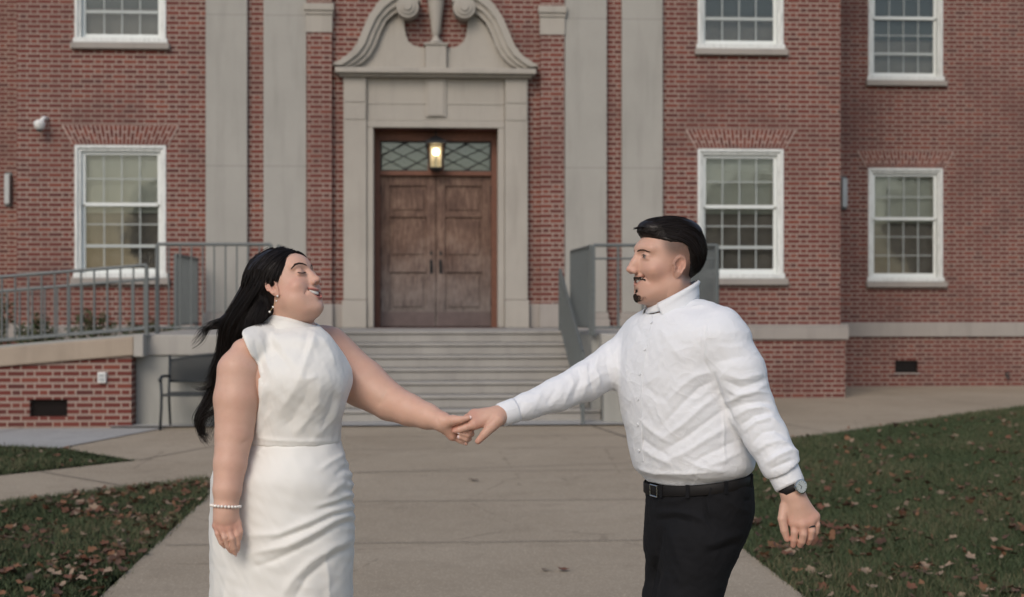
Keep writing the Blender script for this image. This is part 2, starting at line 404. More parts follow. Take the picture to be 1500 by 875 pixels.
# windows: white frame, sashes, muntins, panes, blind, stone sill
def make_window(storm, blind, upper):
    """front of wall at y=0, x 0..1.38, z 0..2.06; returns list of (name, object) with the frame first"""
    W, H = 1.38, 2.06
    f = MB()
    f.box(0, .09, .02, .14, 0, H).box(W-.09, W, .02, .14, 0, H).box(.09, W-.09, .02, .14, H-.09, H)
    f.box(.0, .045, -.012, .019, .0, H).box(W-.045, W, -.012, .019, .0, H).box(.045, W-.045, -.012, .019, H-.045, H)
    f.box(-.02, W+.02, -.03, .15, -.0, .075)
    out = [('window', f.build('window', M['paint'], None, bevel=.006))]
    s = MB(); a, b, c, d = .09, W-.09, .075, H-.09; mid = c+(d-c)*.56
    st = .055
    s.box(a, a+st, .075, .115, mid, d).box(b-st, b, .075, .115, mid, d).box(a+st, b-st, .075, .115, d-.055, d).box(a+st, b-st, .065, .12, mid-.02, mid+.035)
    s.box(a, a+st*.9, .105, .145, c, mid-.02).box(b-st*.9, b, .105, .145, c, mid-.02).box(a+st*.9, b-st*.9, .105, .145, c, c+.075)
    out.append(('sash', s.build('sash', M['sash'], None, bevel=.004)))
    m = MB(); gx0, gx1 = a+st, b-st; mw = .0075
    for k in (1, 2, 3):
        x = gx0+(gx1-gx0)*k/4
        m.box(x-mw, x+mw, .088, .108, mid+.035, d-.055); m.box(x-mw, x+mw, .118, .138, c+.075, mid-.02)
    z = (mid+.035+d-.055)/2; m.box(gx0, gx1, .09, .106, z-mw, z+mw)
    if storm:
        z1 = c+(mid-c)*.40; m.box(gx0, gx1, .10, .142, z1-.024, z1+.024)
        z = (z1+mid)/2+.02; m.box(gx0, gx1, .12, .136, z-mw, z+mw)
    else:
        for q in (.38, .70):
            z = c+(mid-c)*q; m.box(gx0, gx1, .12, .136, z-mw*.8, z+mw*.8)
    out.append(('muntin', m.build('muntin', M['muntin'], None)))
    out.append(('pane', MB().box(a+.03, b-.03, .098, .101, mid, d-.03).box(a+.03, b-.03, .127, .130, c+.03, mid-.01).build('pane', M['glass'], None)))
    bl = MB().box(a, b, .20, .206, H-.09-blind, d); out.append(('blind', bl.build('blind', M['blind' if not upper else 'blind2'], None)))
    out.append(('room', MB().box(a-.05, b+.05, .24, .26, c-.1, d+.1).build('room_sheet', M['pane_backing'], None)))  # flat sheet standing in for the dim room behind the glass
    out.append(('sill', MB().box(-.05, W+.06, -.085, .1, -.105, -.003).build('sill', M['bandstone'], None, bevel=.012)))
    return out
M['blind2'] = plain('grey_window_blind', (.11, .118, .118), .8, .2, var=.1, scale=3)
def put_window(x0, x1, z0, y, storm, blind, upper):
    parts = make_window(storm, blind, upper)
    root = parts[0][1]; root.location = (x0, y, z0); root.scale = ((x1-x0)/1.38, 1, 1)
    root.parent = bld; root.location -= bld.location
    for nm, o in parts[1:]: o.parent = root
for i, (a, b) in enumerate(WX_P):
    put_window(a, b, WZ[0][0], YP, True, (.95, .93)[i], False); put_window(a, b, WZ[1][0], YP, True, 1.4, True)
for i, (a, b) in enumerate(WX_W):
    put_window(a, b, WZ[0][0], YW, False, .90, False); put_window(a, b, WZ[1][0], YW, True, 1.2, True)

# ---------------------------------------------------------------- doorway surround
YS = YP-.13                        # face of the stone surround
su = MB()
for s in (-1, 1):
    X = lambda v: XC+s*v
    su.box(X(1.08), X(1.44), YS, YP+.05, 1.56, 5.03)              # outer pilaster strip
    su.box(X(.975), X(1.075), YS+.035, YP+.33, 1.125, 4.25)       # inner architrave
su.box(XC-1.075, XC+1.075, YS+.035, YP+.33, 4.253, 4.36)
su.box(XC-1.075, XC+1.075, YS+.06, YP+.05, 4.363, 5.03)           # frieze
o = su.build('door_surround', M['trimstone'], bld, bevel=.01)
for s in (-1, 1): MB().box(XC+s*1.08, XC+s*1.46, YS-.02, YP+.04, 1.12, 1.555).build('plinth', M['trimstone'], bld, bevel=.01)
mo = MB().box(XC-.16, XC+.16, YS+.030, YS+.0575, 4.42, 5.03).box(XC-.12, XC+.12, YS+.012, YS+.029, 4.44, 4.98)
for z in (4.62,): mo.box(XC-1.07, XC-.165, YS+.05, YS+.0595, z, z+.03).box(XC+.165, XC+1.07, YS+.05, YS+.0595, z, z+.03)
for s in (-1, 1): mo.box(XC+s*1.10, XC+s*1.42, YS-.012, YS-.001, 4.37, 4.60).box(XC+s*1.10, XC+s*1.42, YS-.012, YS-.001, 4.64, 4.98)
mo.build('keystone', M['trimstone'], bld, bevel=.006)
co = MB().box(XC-1.50, XC+1.50, YS-.08, YP, 5.032, 5.075).box(XC-1.56, XC+1.56, YS-.16, YP, 5.077, 5.16)
co.build('door_cornice', M['trimstone'], bld, bevel=.012)
# swan-neck pediment
def arcpt(cx, cz, r, a): return (cx+r*math.cos(a), cz+r*math.sin(a))
outer = [(-1.60, 5.20), (-1.50, 5.26), (-1.34, 5.37), (-1.22, 5.52), (-1.14, 5.72), (-1.04, 5.95), (-.90, 6.16), (-.72, 6.32), (-.52, 6.38), (-.34, 6.32), (-.24, 6.20)]
inner = [(-1.30, 5.165), (-1.15, 5.24), (-1.02, 5.37), (-.93, 5.53), (-.86, 5.72), (-.77, 5.90), (-.65, 6.01), (-.56, 6.05), (-.50, 6.10), (-.40, 6.14), (-.30, 6.16)]
for s in (-1, 1):
    mb = MB()
    for k in range(len(outer)-1):
        for (f0, f1, yy) in ((0, .42, YS-.17), (.42, .72, YS-.12), (.72, 1, YS-.07)):
            L = lambda p, q, f: (XC-s*(p[0]+(q[0]-p[0])*f), p[1]+(q[1]-p[1])*f)
            quad = [L(outer[k], inner[k], f0), L(outer[k+1], inner[k+1], f0), L(outer[k+1], inner[k+1], f1), L(outer[k], inner[k], f1)]
            mb.prism(quad, yy, YP)
    rk = mb.build('raking_scroll', M['trimstone'], bld)
    sc = MB()
    for r, yy in ((.175, YS-.19), (.125, YS-.215), (.07, YS-.24)):
        sc.prism([arcpt(XC-s*(-.44), 6.10, r, 2*math.pi*k/28) for k in range(28)], yy, YP)
    v = sc.build('volute', M['trimstone'], rk, bevel=.012)
    # tympanum with the round bite out of it
    ty = [(-1.30, 5.163), (-.17, 5.163), (-.17, 5.50)]
    ty += [(-.26, 5.51), (-.36, 5.54), (-.43, 5.60), (-.47, 5.70), (-.49, 5.82), (-.50, 5.98)]
    ty += [(-.58, 6.03), (-.67, 5.98), (-.80, 5.82), (-.90, 5.60), (-1.00, 5.40), (-1.14, 5.26)]
    MB().prism([(XC-s*x, z) for x, z in ty], YS+.02, YP).build('tympanum', M['trimstone'], bld, bevel=.004)
MB().box(XC-.165, XC+.165, YS-.06, YP, 5.163, 5.53).box(XC-.19, XC+.19, YS-.085, YP, 5.532, 5.565).build('pedestal', M['trimstone'], bld, bevel=.008)
fi = MB(); fi.lathe((XC, YS+.02, 5.567), [(.11, 0), (.10, .03), (.055, .07), (.045, .12), (.065, .15), (.07, .17), (.085, .3), (.125, .62), (.135, .70), (.17, .74), (.17, .80), (.10, .9), (.05, 1.05), (.0, 1.12)], 24)
fi.build('finial', M['trimstone'], bld, smooth=True)

# ---------------------------------------------------------------- doors, transom, lantern
YD = YP+.36
fr = MB().box(XC-.98, XC-.885, YD-.06, YD+.08, 1.12, 4.249).box(XC+.885, XC+.98, YD-.06, YD+.08, 1.12, 4.249)
fr.box(XC-.885, XC+.885, YD-.06, YD+.08, 4.09, 4.249).box(XC-.885, XC+.885, YD-.07, YD+.08, 3.54, 3.61)
fr.build('door_frame', M['framewood'], bld, bevel=.006)
for s in (-1, 1):
    x0, x1 = (XC-.883, XC-.004) if s < 0 else (XC+.004, XC+.883)
    mb = MB(); zs = [1.13, 1.40, 2.00, 2.24, 2.88, 2.95, 3.38, 3.537]
    st = .145
    mb.box(x0, x0+st, YD, YD+.05, 1.13, 3.537).box(x1-st, x1, YD, YD+.05, 1.13, 3.537)
    for a, b in ((1.13, 1.40), (2.0, 2.24), (2.88, 2.95), (3.38, 3.537)): mb.box(x0+st, x1-st, YD, YD+.05, a, b)
    leaf = mb.build('door', M['wood'], bld, bevel=.006)
    pn = MB()
    for a, b in ((1.40, 2.0), (2.24, 2.88), (2.95, 3.38)):
        pn.box(x0+st, x1-st, YD+.03, YD+.04, a, b); pn.box(x0+st+.05, x1-st-.05, YD+.012, YD+.029, a+.05, b-.05)
    pn.build('door_panel', M['wood'], leaf, bevel=.01)
    MB().box(x0+.02, x1-.02, YD-.006, YD-.001, 1.14, 1.37).build('kick_plate', M['bronze'] if 'bronze' in M else M.setdefault('bronze', plain('tarnished_metal', (.13, .10, .095), .5, .4, .4, var=.3)), leaf)
    hx = XC+s*.075
    h = MB().box(hx-.022, hx+.022, YD-.012, YD, 1.98, 2.20).tube([(hx, YD-.01, 2.17), (hx, YD-.06, 2.15), (hx, YD-.06, 2.04), (hx, YD-.01, 2.02)], .010).box(hx-.02, hx+.02, YD-.012, YD, 2.28, 2.33)
    h.build('door_handle', M['black'], leaf)
    xx = x0 if s < 0 else x1
    for z in (1.45, 2.25, 3.25): MB().tube([(xx-s*.0, YD-.012, z), (xx, YD-.012, z+.13)], .012).build('hinge', M['black'], leaf)
    # transom light with diamond leading
    a, b = (XC-.86, XC-.13) if s < 0 else (XC+.13, XC+.86); z0, z1 = 3.63, 4.07
    tf = MB().box(a-.02, a, YD-.02, YD+.04, z0-.02, z1+.02).box(b, b+.02, YD-.02, YD+.04, z0-.02, z1+.02).box(a, b, YD-.02, YD+.04, z0-.02, z0).box(a, b, YD-.02, YD+.04, z1, z1+.02).build('transom', M['black'], bld)
    MB().box(a, b, YD+.02, YD+.024, z0, z1).build('pane', M['tglass'] if 'tglass' in M else M.setdefault('tglass', glass_mat('transom_glass', (.8, .84, .82), .02)), tf)
    MB().box(a-.02, b+.02, YD+.1, YD+.13, z0-.02, z1+.02).build('pane_backing', M['blind3'] if 'blind3' in M else M.setdefault('blind3', plain('pale_grey_curtain', (.17, .20, .20), .8)), tf)
    ld = MB(); c = (a+b)/2; zc = (z0+z1)/2; w2 = (b-a)/2
    for (p, q) in (((a, z0+.06), (b, z1-.04)), ((a, z1-.06), (b, z0+.04)), ((a, z0+.2), (c+.05, z0)), ((a, z1-.2), (c+.05, z1)), ((b, z0+.2), (c-.05, z0)), ((b, z1-.2), (c-.05, z1)), ((a, zc), (c, z1)), ((b, zc), (c, z0))):
        ld.tube([(p[0], YD+.012, p[1]), (q[0], YD+.012, q[1])], .009, 6)
    ld.build('leading', M['black'], tf)
MB().box(XC-.13, XC+.13, YD-.03, YD+.06, 3.61, 4.09).build('transom_post', M['framewood'], bld)
MB().box(XC-1.2, XC+1.2, YD+.14, YD+.2, 1.1, 4.3).build('door_backing', M['dark'], bld)

def sph(mb, c, r, n=10):
    return mb.lathe((c[0], c[1], c[2]), [(r*math.sin(math.pi*k/n), -r*math.cos(math.pi*k/n)) for k in range(0, n+1)], n+2)
ln = empty('lantern', (XC, YD-.22, 3.66), 'tapered glass entrance lantern with a glowing bulb hanging above the wooden doors', 'lantern')
def frust(mb, z0, z1, h0, h1, y=YD-.22, x=XC):
    return mb.add([(x-h0, y-h0, z0), (x+h0, y-h0, z0), (x+h0, y+h0, z0), (x-h0, y+h0, z0), (x-h1, y-h1, z1), (x+h1, y-h1, z1), (x+h1, y+h1, z1), (x-h1, y+h1, z1)],
        [(0, 3, 2, 1), (4, 5, 6, 7), (0, 1, 5, 4), (1, 2, 6, 5), (2, 3, 7, 6), (3, 0, 4, 7)])
c = MB(); frust(c, 4.02, 4.06, .165, .165); frust(c, 4.06, 4.14, .15, .05); c.tube([(XC, YD-.22, 4.13), (XC, YD-.22, 4.25)], .012)
frust(c, 3.62, 3.65, .10, .105); frust(c, 3.585, 3.62, .03, .09)
for sx in (-1, 1):
    for sy in (-1, 1): c.tube([(XC+sx*.10, YD-.22+sy*.10, 3.65), (XC+sx*.148, YD-.22+sy*.148, 4.02)], .009, 6)
c.build('lantern_frame', M['black'], ln)
g = MB(); frust(g, 3.655, 4.015, .096, .142); g.build('lantern_glass', glass_mat('lantern_glass', (.95, .90, .78), .02), ln)
MB().box(XC-.085, XC+.085, YD-.13, YD-.125, 3.67, 4.0).build('lantern_glow_panel', emis('lantern_back_glow', (.62, .56, .44), .05), ln)  # added panel with its own faint glow, imitates the lit lantern glass
sph(MB(), (XC, YD-.22, 3.90), .052, 12).build('bulb', M['bulb'], ln, smooth=True)
MB().tube([(XC, YD-.22, 3.66), (XC, YD-.22, 3.85)], .018).build('candle_tube', M['blind'], ln)

# ---------------------------------------------------------------- stairs, platforms and ramp
stx = (-1.98, 2.02)
sr = empty('stone_staircase', (0, 18.9, 0), 'seven grey stone steps leading up to the wooden doors, stained along their risers', 'stairs')
ys = [18.0+.30*k for k in range(7)]
for k in range(7):
    z1 = .16*(k+1); y0 = ys[k]; x0, x1 = (-2.1, 2.12) if k == 0 else (-1.98, 2.02)
    if k == 0: x0, x1 = -2.3, 2.13
    MB().box(x0, x1, y0, (ys[k+1]+.05 if k < 6 else YP-.15), .16*k+.002 if k else .0, z1-.045).box(x0, x1, y0-.025, (ys[k+1]+.05 if k < 6 else YP-.15), z1-.043, z1).build('step', M['stepstone'], sr, bevel=.012)
YF = 17.75
def platform(s, lab):
    xa, xb = (-3.65, -1.985) if s < 0 else (2.14, 3.75)
    e = empty('entrance_platform', ((xa+xb)/2, 20, 0), lab, 'platform')
    MB().box(xa, xb, YF, YP-.15, -.2, .86).build('cheek_wall', M['block'], e, bevel=.01)
    MB().box(xa-.03, xb+.0, YF-.035, YP-.15, .863, 1.12).build('coping', M['copgrey'], e, bevel=.015)
    if s > 0: MB().box(2.023, 2.139, 18.03, YP-.15, 0, 1.10).build('inner_kerb', M['block'], e, bevel=.01)
M['copgrey'] = stone_mat('grey_coping_stone', (.42, .40, .365), .15, 1.8)
platform(-1, 'grey stone platform left of the steps, behind the dark bench and next to the ramp')
platform(1, 'grey stone platform right of the steps, behind the man')
rp = empty('access_ramp', (-7, 18.3, 0), 'brick faced wheelchair ramp with tan stone coping sloping down to the left', 'ramp')
def rz(x): return 1.10+(x+3.65)*.083
def slab(mb, x0, x1, y0, y1, t0, t1):
    """sloped slab: t0, t1 = heights relative to the ramp line"""
    a, b = rz(x0), rz(x1)
    return mb.add([(x0, y0, a+t0), (x1, y0, b+t0), (x1, y1, b+t0), (x0, y1, a+t0), (x0, y0, a+t1), (x1, y0, b+t1), (x1, y1, b+t1), (x0, y1, a+t1)],
        [(0, 3, 2, 1), (4, 5, 6, 7), (0, 1, 5, 4), (1, 2, 6, 5), (2, 3, 7, 6), (3, 0, 4, 7)])
YR = 17.52
mb = MB(); x0, x1 = -13.0, -3.655
vx0, vx1, vz0, vz1 = -4.87, -4.42, .13, .34
def frontq(a, b, za0, zb0, za1, zb1): mb.add([(a, YR, za0), (b, YR, zb0), (b, YR, zb1), (a, YR, za1)], [(0, 1, 2, 3)])
t = lambda x: rz(x)-.235
frontq(x0, vx0, -.3, -.3, t(x0), t(vx0)); frontq(vx1, x1, -.3, -.3, t(vx1), t(x1)); frontq(vx0, vx1, -.3, -.3, vz0, vz0); frontq(vx0, vx1, vz1, vz1, t(vx0), t(vx1))
for a, b in (((vx0, vz0), (vx1, vz0)), ((vx1, vz0), (vx1, vz1)), ((vx1, vz1), (vx0, vz1)), ((vx0, vz1), (vx0, vz0))):
    mb.add([(a[0], YR, a[1]), (b[0], YR, b[1]), (b[0], YR+.12, b[1]), (a[0], YR+.12, a[1])], [(0, 1, 2, 3)])
mb.box(x1-.02, x1, YR+.002, YF+.2, -.3, .85); mb.box(x0, x1-.03, YR+.14, YR+.2, -.3, .2)
mb.build('ramp_wall', M['brick'], rp)
c = MB(); slab(c, x0, -5.26, YR-.05, YR+.3, -.232, .0); slab(c, -5.25, -3.62, YR-.05, YR+.3, -.232, .0); c.build('coping', M['coping'], rp, bevel=.018)
MB().box(-3.618, -3.50, YR-.06, YF-.036, .855, 1.125).build('coping_end', M['copgrey'], rp, bevel=.012)
c = MB(); slab(c, x0, -3.69, YR+.305, 20.0, -.3, -.06); c.build('ramp_floor', M['pad'], rp)
c = MB(); slab(c, x0, -3.69, 19.2, 19.45, -.055, .02); c.build('back_kerb', M['block'], rp, bevel=.012)
v = MB()
for k in range(6): v.box(vx0, vx1, YR+.05, YR+.06, vz0+.02+.034*k, vz0+.036+.034*k)
v.box(vx0, vx1, YR+.1, YR+.115, vz0, vz1)
v.build('vent_grille', M['hole'], rp)
w = empty('vent_grille', (8.57, YW-.05, .36), 'small rectangular dark vent low in the brick wall right of the man', 'vent')
v = MB()
for k in range(4): v.box(8.36, 8.78, YW-.03, YW-.02, .27+.05*k, .29+.05*k)
v.build('louvre', M['hole'], w); MB().box(8.36, 8.78, YW+.05, YW+.06, .25, .47).build('duct', M['black'], w)
MB().box(8.33, 8.81, YW-.085, YW+.02, .222, .247).build('vent_sill', M['bandstone'], w)

# ---------------------------------------------------------------- railings
def railing(label, p0, p1, base0, base1, h0, h1=None, sp=.16, mid=False, posts=True, w=.016, low=.08, rad=.021, pk=.0095, group=None, extra=None, ball=False):
    """picket railing from p0 to p1 (x, y) whose foot rises from base0 to base1; top h above it"""
    h1 = h0 if h1 is None else h1
    e = empty('metal_railing', (p0[0], p0[1], base0), label, 'railing', group)
    A = Vector((*p0, base0)); B = Vector((*p1, base1)); L = (Vector(p1)-Vector(p0)).length; up = Vector((0, 0, 1))
    T = lambda f, h: A.lerp(B, f)+up*h
    MB().tube([T(0, h0), T(1, h1)], rad, 8).build('top_rail', M['metal'], e, smooth=False)
    MB().tube([T(0, low), T(1, low)], .016, 6).build('bottom_rail', M['metal'], e)
    if mid: MB().tube([T(0, h0-.17), T(1, h1-.17)], .014, 6).build('middle_rail', M['metal'], e)
    n = max(2, int(round(L/sp)))
    for k in range(n+1):
        f = k/n; h = h0+(h1-h0)*f; c = T(f, 0)
        if k in (0, n):
            if posts: MB().box(c.x-.022, c.x+.022, c.y-.022, c.y+.022, c.z-.02, c.z+h).build('post', M['metal'], e, bevel=.003)
        else:
            MB().box(c.x-pk, c.x+pk, c.y-pk, c.y+pk, c.z+low, c.z+h-.01).build('picket', M['metal'], e)
    return e
P = railing
P('straight grey picket railing along the front of the left platform, behind the woman', (-3.42, 17.92), (-2.02, 17.92), 1.12, 1.12, 1.12, sp=.145, mid=False)
P('short grey railing seen almost edge-on at the left end of the left platform', (-3.62, 20.3), (-3.62, 22.1), 1.12, 1.12, 1.07, sp=.10)
P('short grey railing along the top left edge of the steps, behind the woman', (-1.93, 17.95), (-1.93, 19.6), 1.12, 1.12, 1.10, sp=.11)
P('long sloping grey railing on the tan coping of the ramp', (-9.2, 17.66), (-3.50, 17.66), rz(-9.2)+.0, rz(-3.50)+.0, .86, sp=.16, pk=.0105)
P('lower dark railing along the rear side of the ramp', (-9.6, 19.3), (-3.69, 19.3), rz(-9.6)+.02, rz(-3.69)+.02, .72, sp=.165, pk=.011)
P('straight grey picket railing along the front of the right platform, behind the man', (2.03, 17.92), (3.60, 17.92), 1.12, 1.12, 1.12, sp=.30, mid=True, pk=.014)
P('short dense grey railing along the top right edge of the steps, left of the man', (2.0, 17.97), (1.93, 19.75), 1.12, 1.12, 1.11, sp=.075)
P('grey edge-on railing at the outer end of the right platform, behind the man', (3.62, 17.97), (3.62, 22.1), 1.12, 1.12, 1.12, sp=.12)
for x, lab in ((1.79, 'steep grey railing descending the right side of the steps'), (-1.75, 'steep grey railing descending the left side of the steps, behind the woman')):
    P(lab, (x-.0, 19.95), (x+.06 if x > 0 else x-.06, 17.5), 1.10, .02, .88, .88, sp=.11, low=.12)

# ---------------------------------------------------------------- small things on the building
def wall_light(x, lab):
    e = empty('wall_light', (x, YW, 3.5), lab, 'wall light', 'wall lights in the corners of the wings')
    MB().box(x-.045, x+.045, YW-.12, YW-.02, 3.24, 3.76).build('housing', M['lightgrey'], e, bevel=.01)
    MB().box(x-.06, x+.06, YW-.019, YW, 3.2, 3.8).build('back_plate', M['metal'], e)
M['lightgrey'] = plain('light_grey_metal', (.42, .45, .46), .4, .4, .2)
wall_light(7.42, 'narrow vertical grey wall light in the corner left of the rightmost windows')
wall_light(-7.42, 'narrow vertical grey wall light at the far left edge, beside the left wall corner')
e = empty('security_camera', (-6.0, YP, 4.28), 'white dome security camera on the brick wall left of the brick arch', 'camera')
MB().tube([(-5.96, YP, 4.36), (-5.98, YP-.10, 4.36), (-6.02, YP-.15, 4.30)], .032, 10).build('bracket', M['plastic'], e, smooth=True)
MB().lathe((-6.03, YP-.17, 4.16), [(.0, .0), (.055, .015), (.075, .05), (.09, .10), (.088, .13), (.04, .16), (0, .165)], 18).build('dome_housing', M['plastic'], e, smooth=True)
MB().lathe((-6.03, YP-.17, 4.135), [(.0, .0), (.035, .01), (.05, .035)], 16).build('lens_dome', M['black'], e, smooth=True)
e = empty('outlet_box', (-4.0, YR, .60), 'small white weatherproof outlet box on the brick ramp wall', 'outlet')
MB().box(-4.05, -3.95, YR-.05, YR, .54, .67).build('box_cover', M['plastic'], e, bevel=.008)
MB().box(-4.035, -3.965, YR-.056, YR-.051, .56, .60).box(-4.035, -3.965, YR-.056, YR-.051, .61, .65).build('socket', M['lightgrey'], e)
e = empty('wall_tap', (10.41, YW-.05, .17), 'small dark garden tap low on the brick wall at the right edge', 'tap')
MB().tube([(10.41, YW-.05, .2), (10.41, YW-.13, .2), (10.41, YW-.16, .13)], [.02, .02, .016], 8).build('spout', M['black'], e)
MB().lathe((10.41, YW-.13, .24), [(.0, 0), (.045, .0), (.045, .02), (0, .02)], 10).build('tap_handle', M['darkmetal'], e)

# ---------------------------------------------------------------- benches
def bench(x0, y0, w, label):
    e = empty('metal_bench', (x0, y0, 0), label, 'bench')
    yb = y0+.45
    for s, x in ((0, x0), (1, x0+w)):
        MB().tube([(x, y0-.02, 0), (x+.01, y0, .25), (x+.01, y0+.02, .42), (x, y0+.02, .60)], .017, 8).build('leg', M['darkmetal'], e, smooth=True)
        MB().tube([(x+.03, yb+.03, 0), (x+.02, yb-.02, .40), (x+.02, yb+.06, .87)], .016, 8).build('leg', M['darkmetal'], e, smooth=True)
        MB().tube([(x, y0-.03, .595), (x, y0+.1, .635), (x+.02, yb+.03, .62)], [.024, .018, .016], 8).build('armrest', M['darkmetal'], e, smooth=True)
    n = 14; mb = MB()
    mb.box(x0+.02, x0+w-.02, y0, y0+.03, .40, .43).box(x0+.02, x0+w-.02, yb-.04, yb-.01, .40, .43)
    mb.box(x0+.03, x0+w-.03, y0+.03, yb-.04, .412, .424); mb.build('seat', M['darkmetal'], e, bevel=.004)
    bk = MB(); pts = []
    for k in range(n+1):
        f = k/n; x = x0+.03+(w-.06)*f; zt = .80+.075*math.sin(math.pi*f); pts.append((x, zt))
    bk.prism([(x0+.03, .56), (x0+w-.03, .56)]+pts[::-1], yb+.025, yb+.035)
    o = bk.build('backrest', M['mesh'], e)
    MB().tube([(x, yb+.04, z+.01) for x, z in pts], .015, 8).tube([(x0+.02, yb+.03, .555), (x0+w-.02, yb+.03, .555)], .014, 8).build('back_frame', M['darkmetal'], e, smooth=True)
def meshmat():
    t = NT('perforated_metal_sheet'); x, y, z = t.sep(t.wpos())
    a = t.math('SINE', t.math('MULTIPLY', x, 190)); b = t.math('SINE', t.math('MULTIPLY', z, 190))
    f = t.math('GREATER_THAN', t.math('MULTIPLY', a, b), .35)
    t.fin((.018, .023, .027), .5, .4); tr = t.n.new('ShaderNodeBsdfTransparent'); mx = t.n.new('ShaderNodeMixShader')
    t.l.new(t.math('MULTIPLY', f, .8), mx.inputs[0]); t.l.new(t.b.outputs[0], mx.inputs[1]); t.l.new(tr.outputs[0], mx.inputs[2])
    out = [q for q in t.n if q.type == 'OUTPUT_MATERIAL'][0]; t.l.new(mx.outputs[0], out.inputs[0]); return t.m
M['mesh'] = meshmat()
bench(-3.22, 17.06, 1.25, 'dark perforated metal bench against the stone platform, half hidden behind the woman')
bench(2.39, 17.06, 1.2, 'dark metal bench against the stone platform, hidden behind the man except for a leg')

# ---------------------------------------------------------------- vegetation: shrubs under the left window, lawn, leaves
def leafcloud(name, cx, cy, cz, rx, ry, rz_, n, size, cols, parent):
    u = rng.normal(size=(n, 3)); u /= np.linalg.norm(u, axis=1)[:, None]; r = rng.random(n)[:, None]**.4
    c = u*r*np.array([rx, ry, rz_])+np.array([cx, cy, cz])
    c += .06*np.sin(c[:, [1, 2, 0]]*19)
    a = rng.normal(size=(n, 3)); a /= np.linalg.norm(a, axis=1)[:, None]
    b = np.cross(a, rng.normal(size=(n, 3))); b /= np.linalg.norm(b, axis=1)[:, None]
    s = size*(.6+.8*rng.random(n))[:, None]
    V = np.stack([c-a*s, c+b*s*.45, c+a*s, c-b*s*.45], 1).reshape(-1, 3)
    F = np.arange(4*n).reshape(-1, 4)
    me = bpy.data.meshes.new(name); me.from_pydata(V.tolist(), [], F.tolist())
    ca = me.color_attributes.new('Col', 'FLOAT_COLOR', 'POINT')
    cc = np.array(cols)[rng.integers(0, len(cols), n)]; cc = np.repeat(cc*(.7+.6*rng.random((n, 1))), 4, 0)
    ca.data.foreach_set('color', np.concatenate([cc, np.ones((4*n, 1))], 1).astype(np.float32).ravel())
    me.materials.append(M['foliage']); o = bpy.data.objects.new(name, me); link(o); place(o, parent); return o
M['foliage'] = attr_mat('evergreen_leaves', .6, .3)
greens = [(.035, .06, .022), (.05, .075, .028), (.075, .085, .035), (.09, .08, .04)]
for i, (x, w, h, cl) in enumerate(((-5.9, .34, .42, greens), (-5.1, .42, .50, greens), (-4.35, .36, .36, greens[1:]+[(.12, .08, .04)]), (-7.0, .45, .75, greens[:2]), (-3.95, .2, .25, greens))):
    yy = 21.7 if x > -6.5 else 23.2
    labs = ['low dark green shrub behind the ramp railing below the left side of the window', 'round green shrub behind the ramp railing below the middle of the left window', 'low yellowish shrub behind the ramp railing below the right side of the window', 'taller dark shrub at the left edge behind both ramp railings', 'smallest green shrub beside the left pilaster']
    e = empty('shrub', (x, yy, 0), labs[i], 'shrub', 'shrubs planted behind the ramp')
    base = .55
    leafcloud('foliage', x, yy, base+.35, w, .3, h, 1500, .035, cl, e)
    st = MB()
    for k in range(5): st.tube([(x+.03*k-.06, yy, -.02), (x+.05*k-.1, yy, .35), (x+(k-2)*w*.3, yy+.05*(k % 2), base+.3)], [.012, .01, .005], 5)
    st.build('stem', M['framewood'], e)

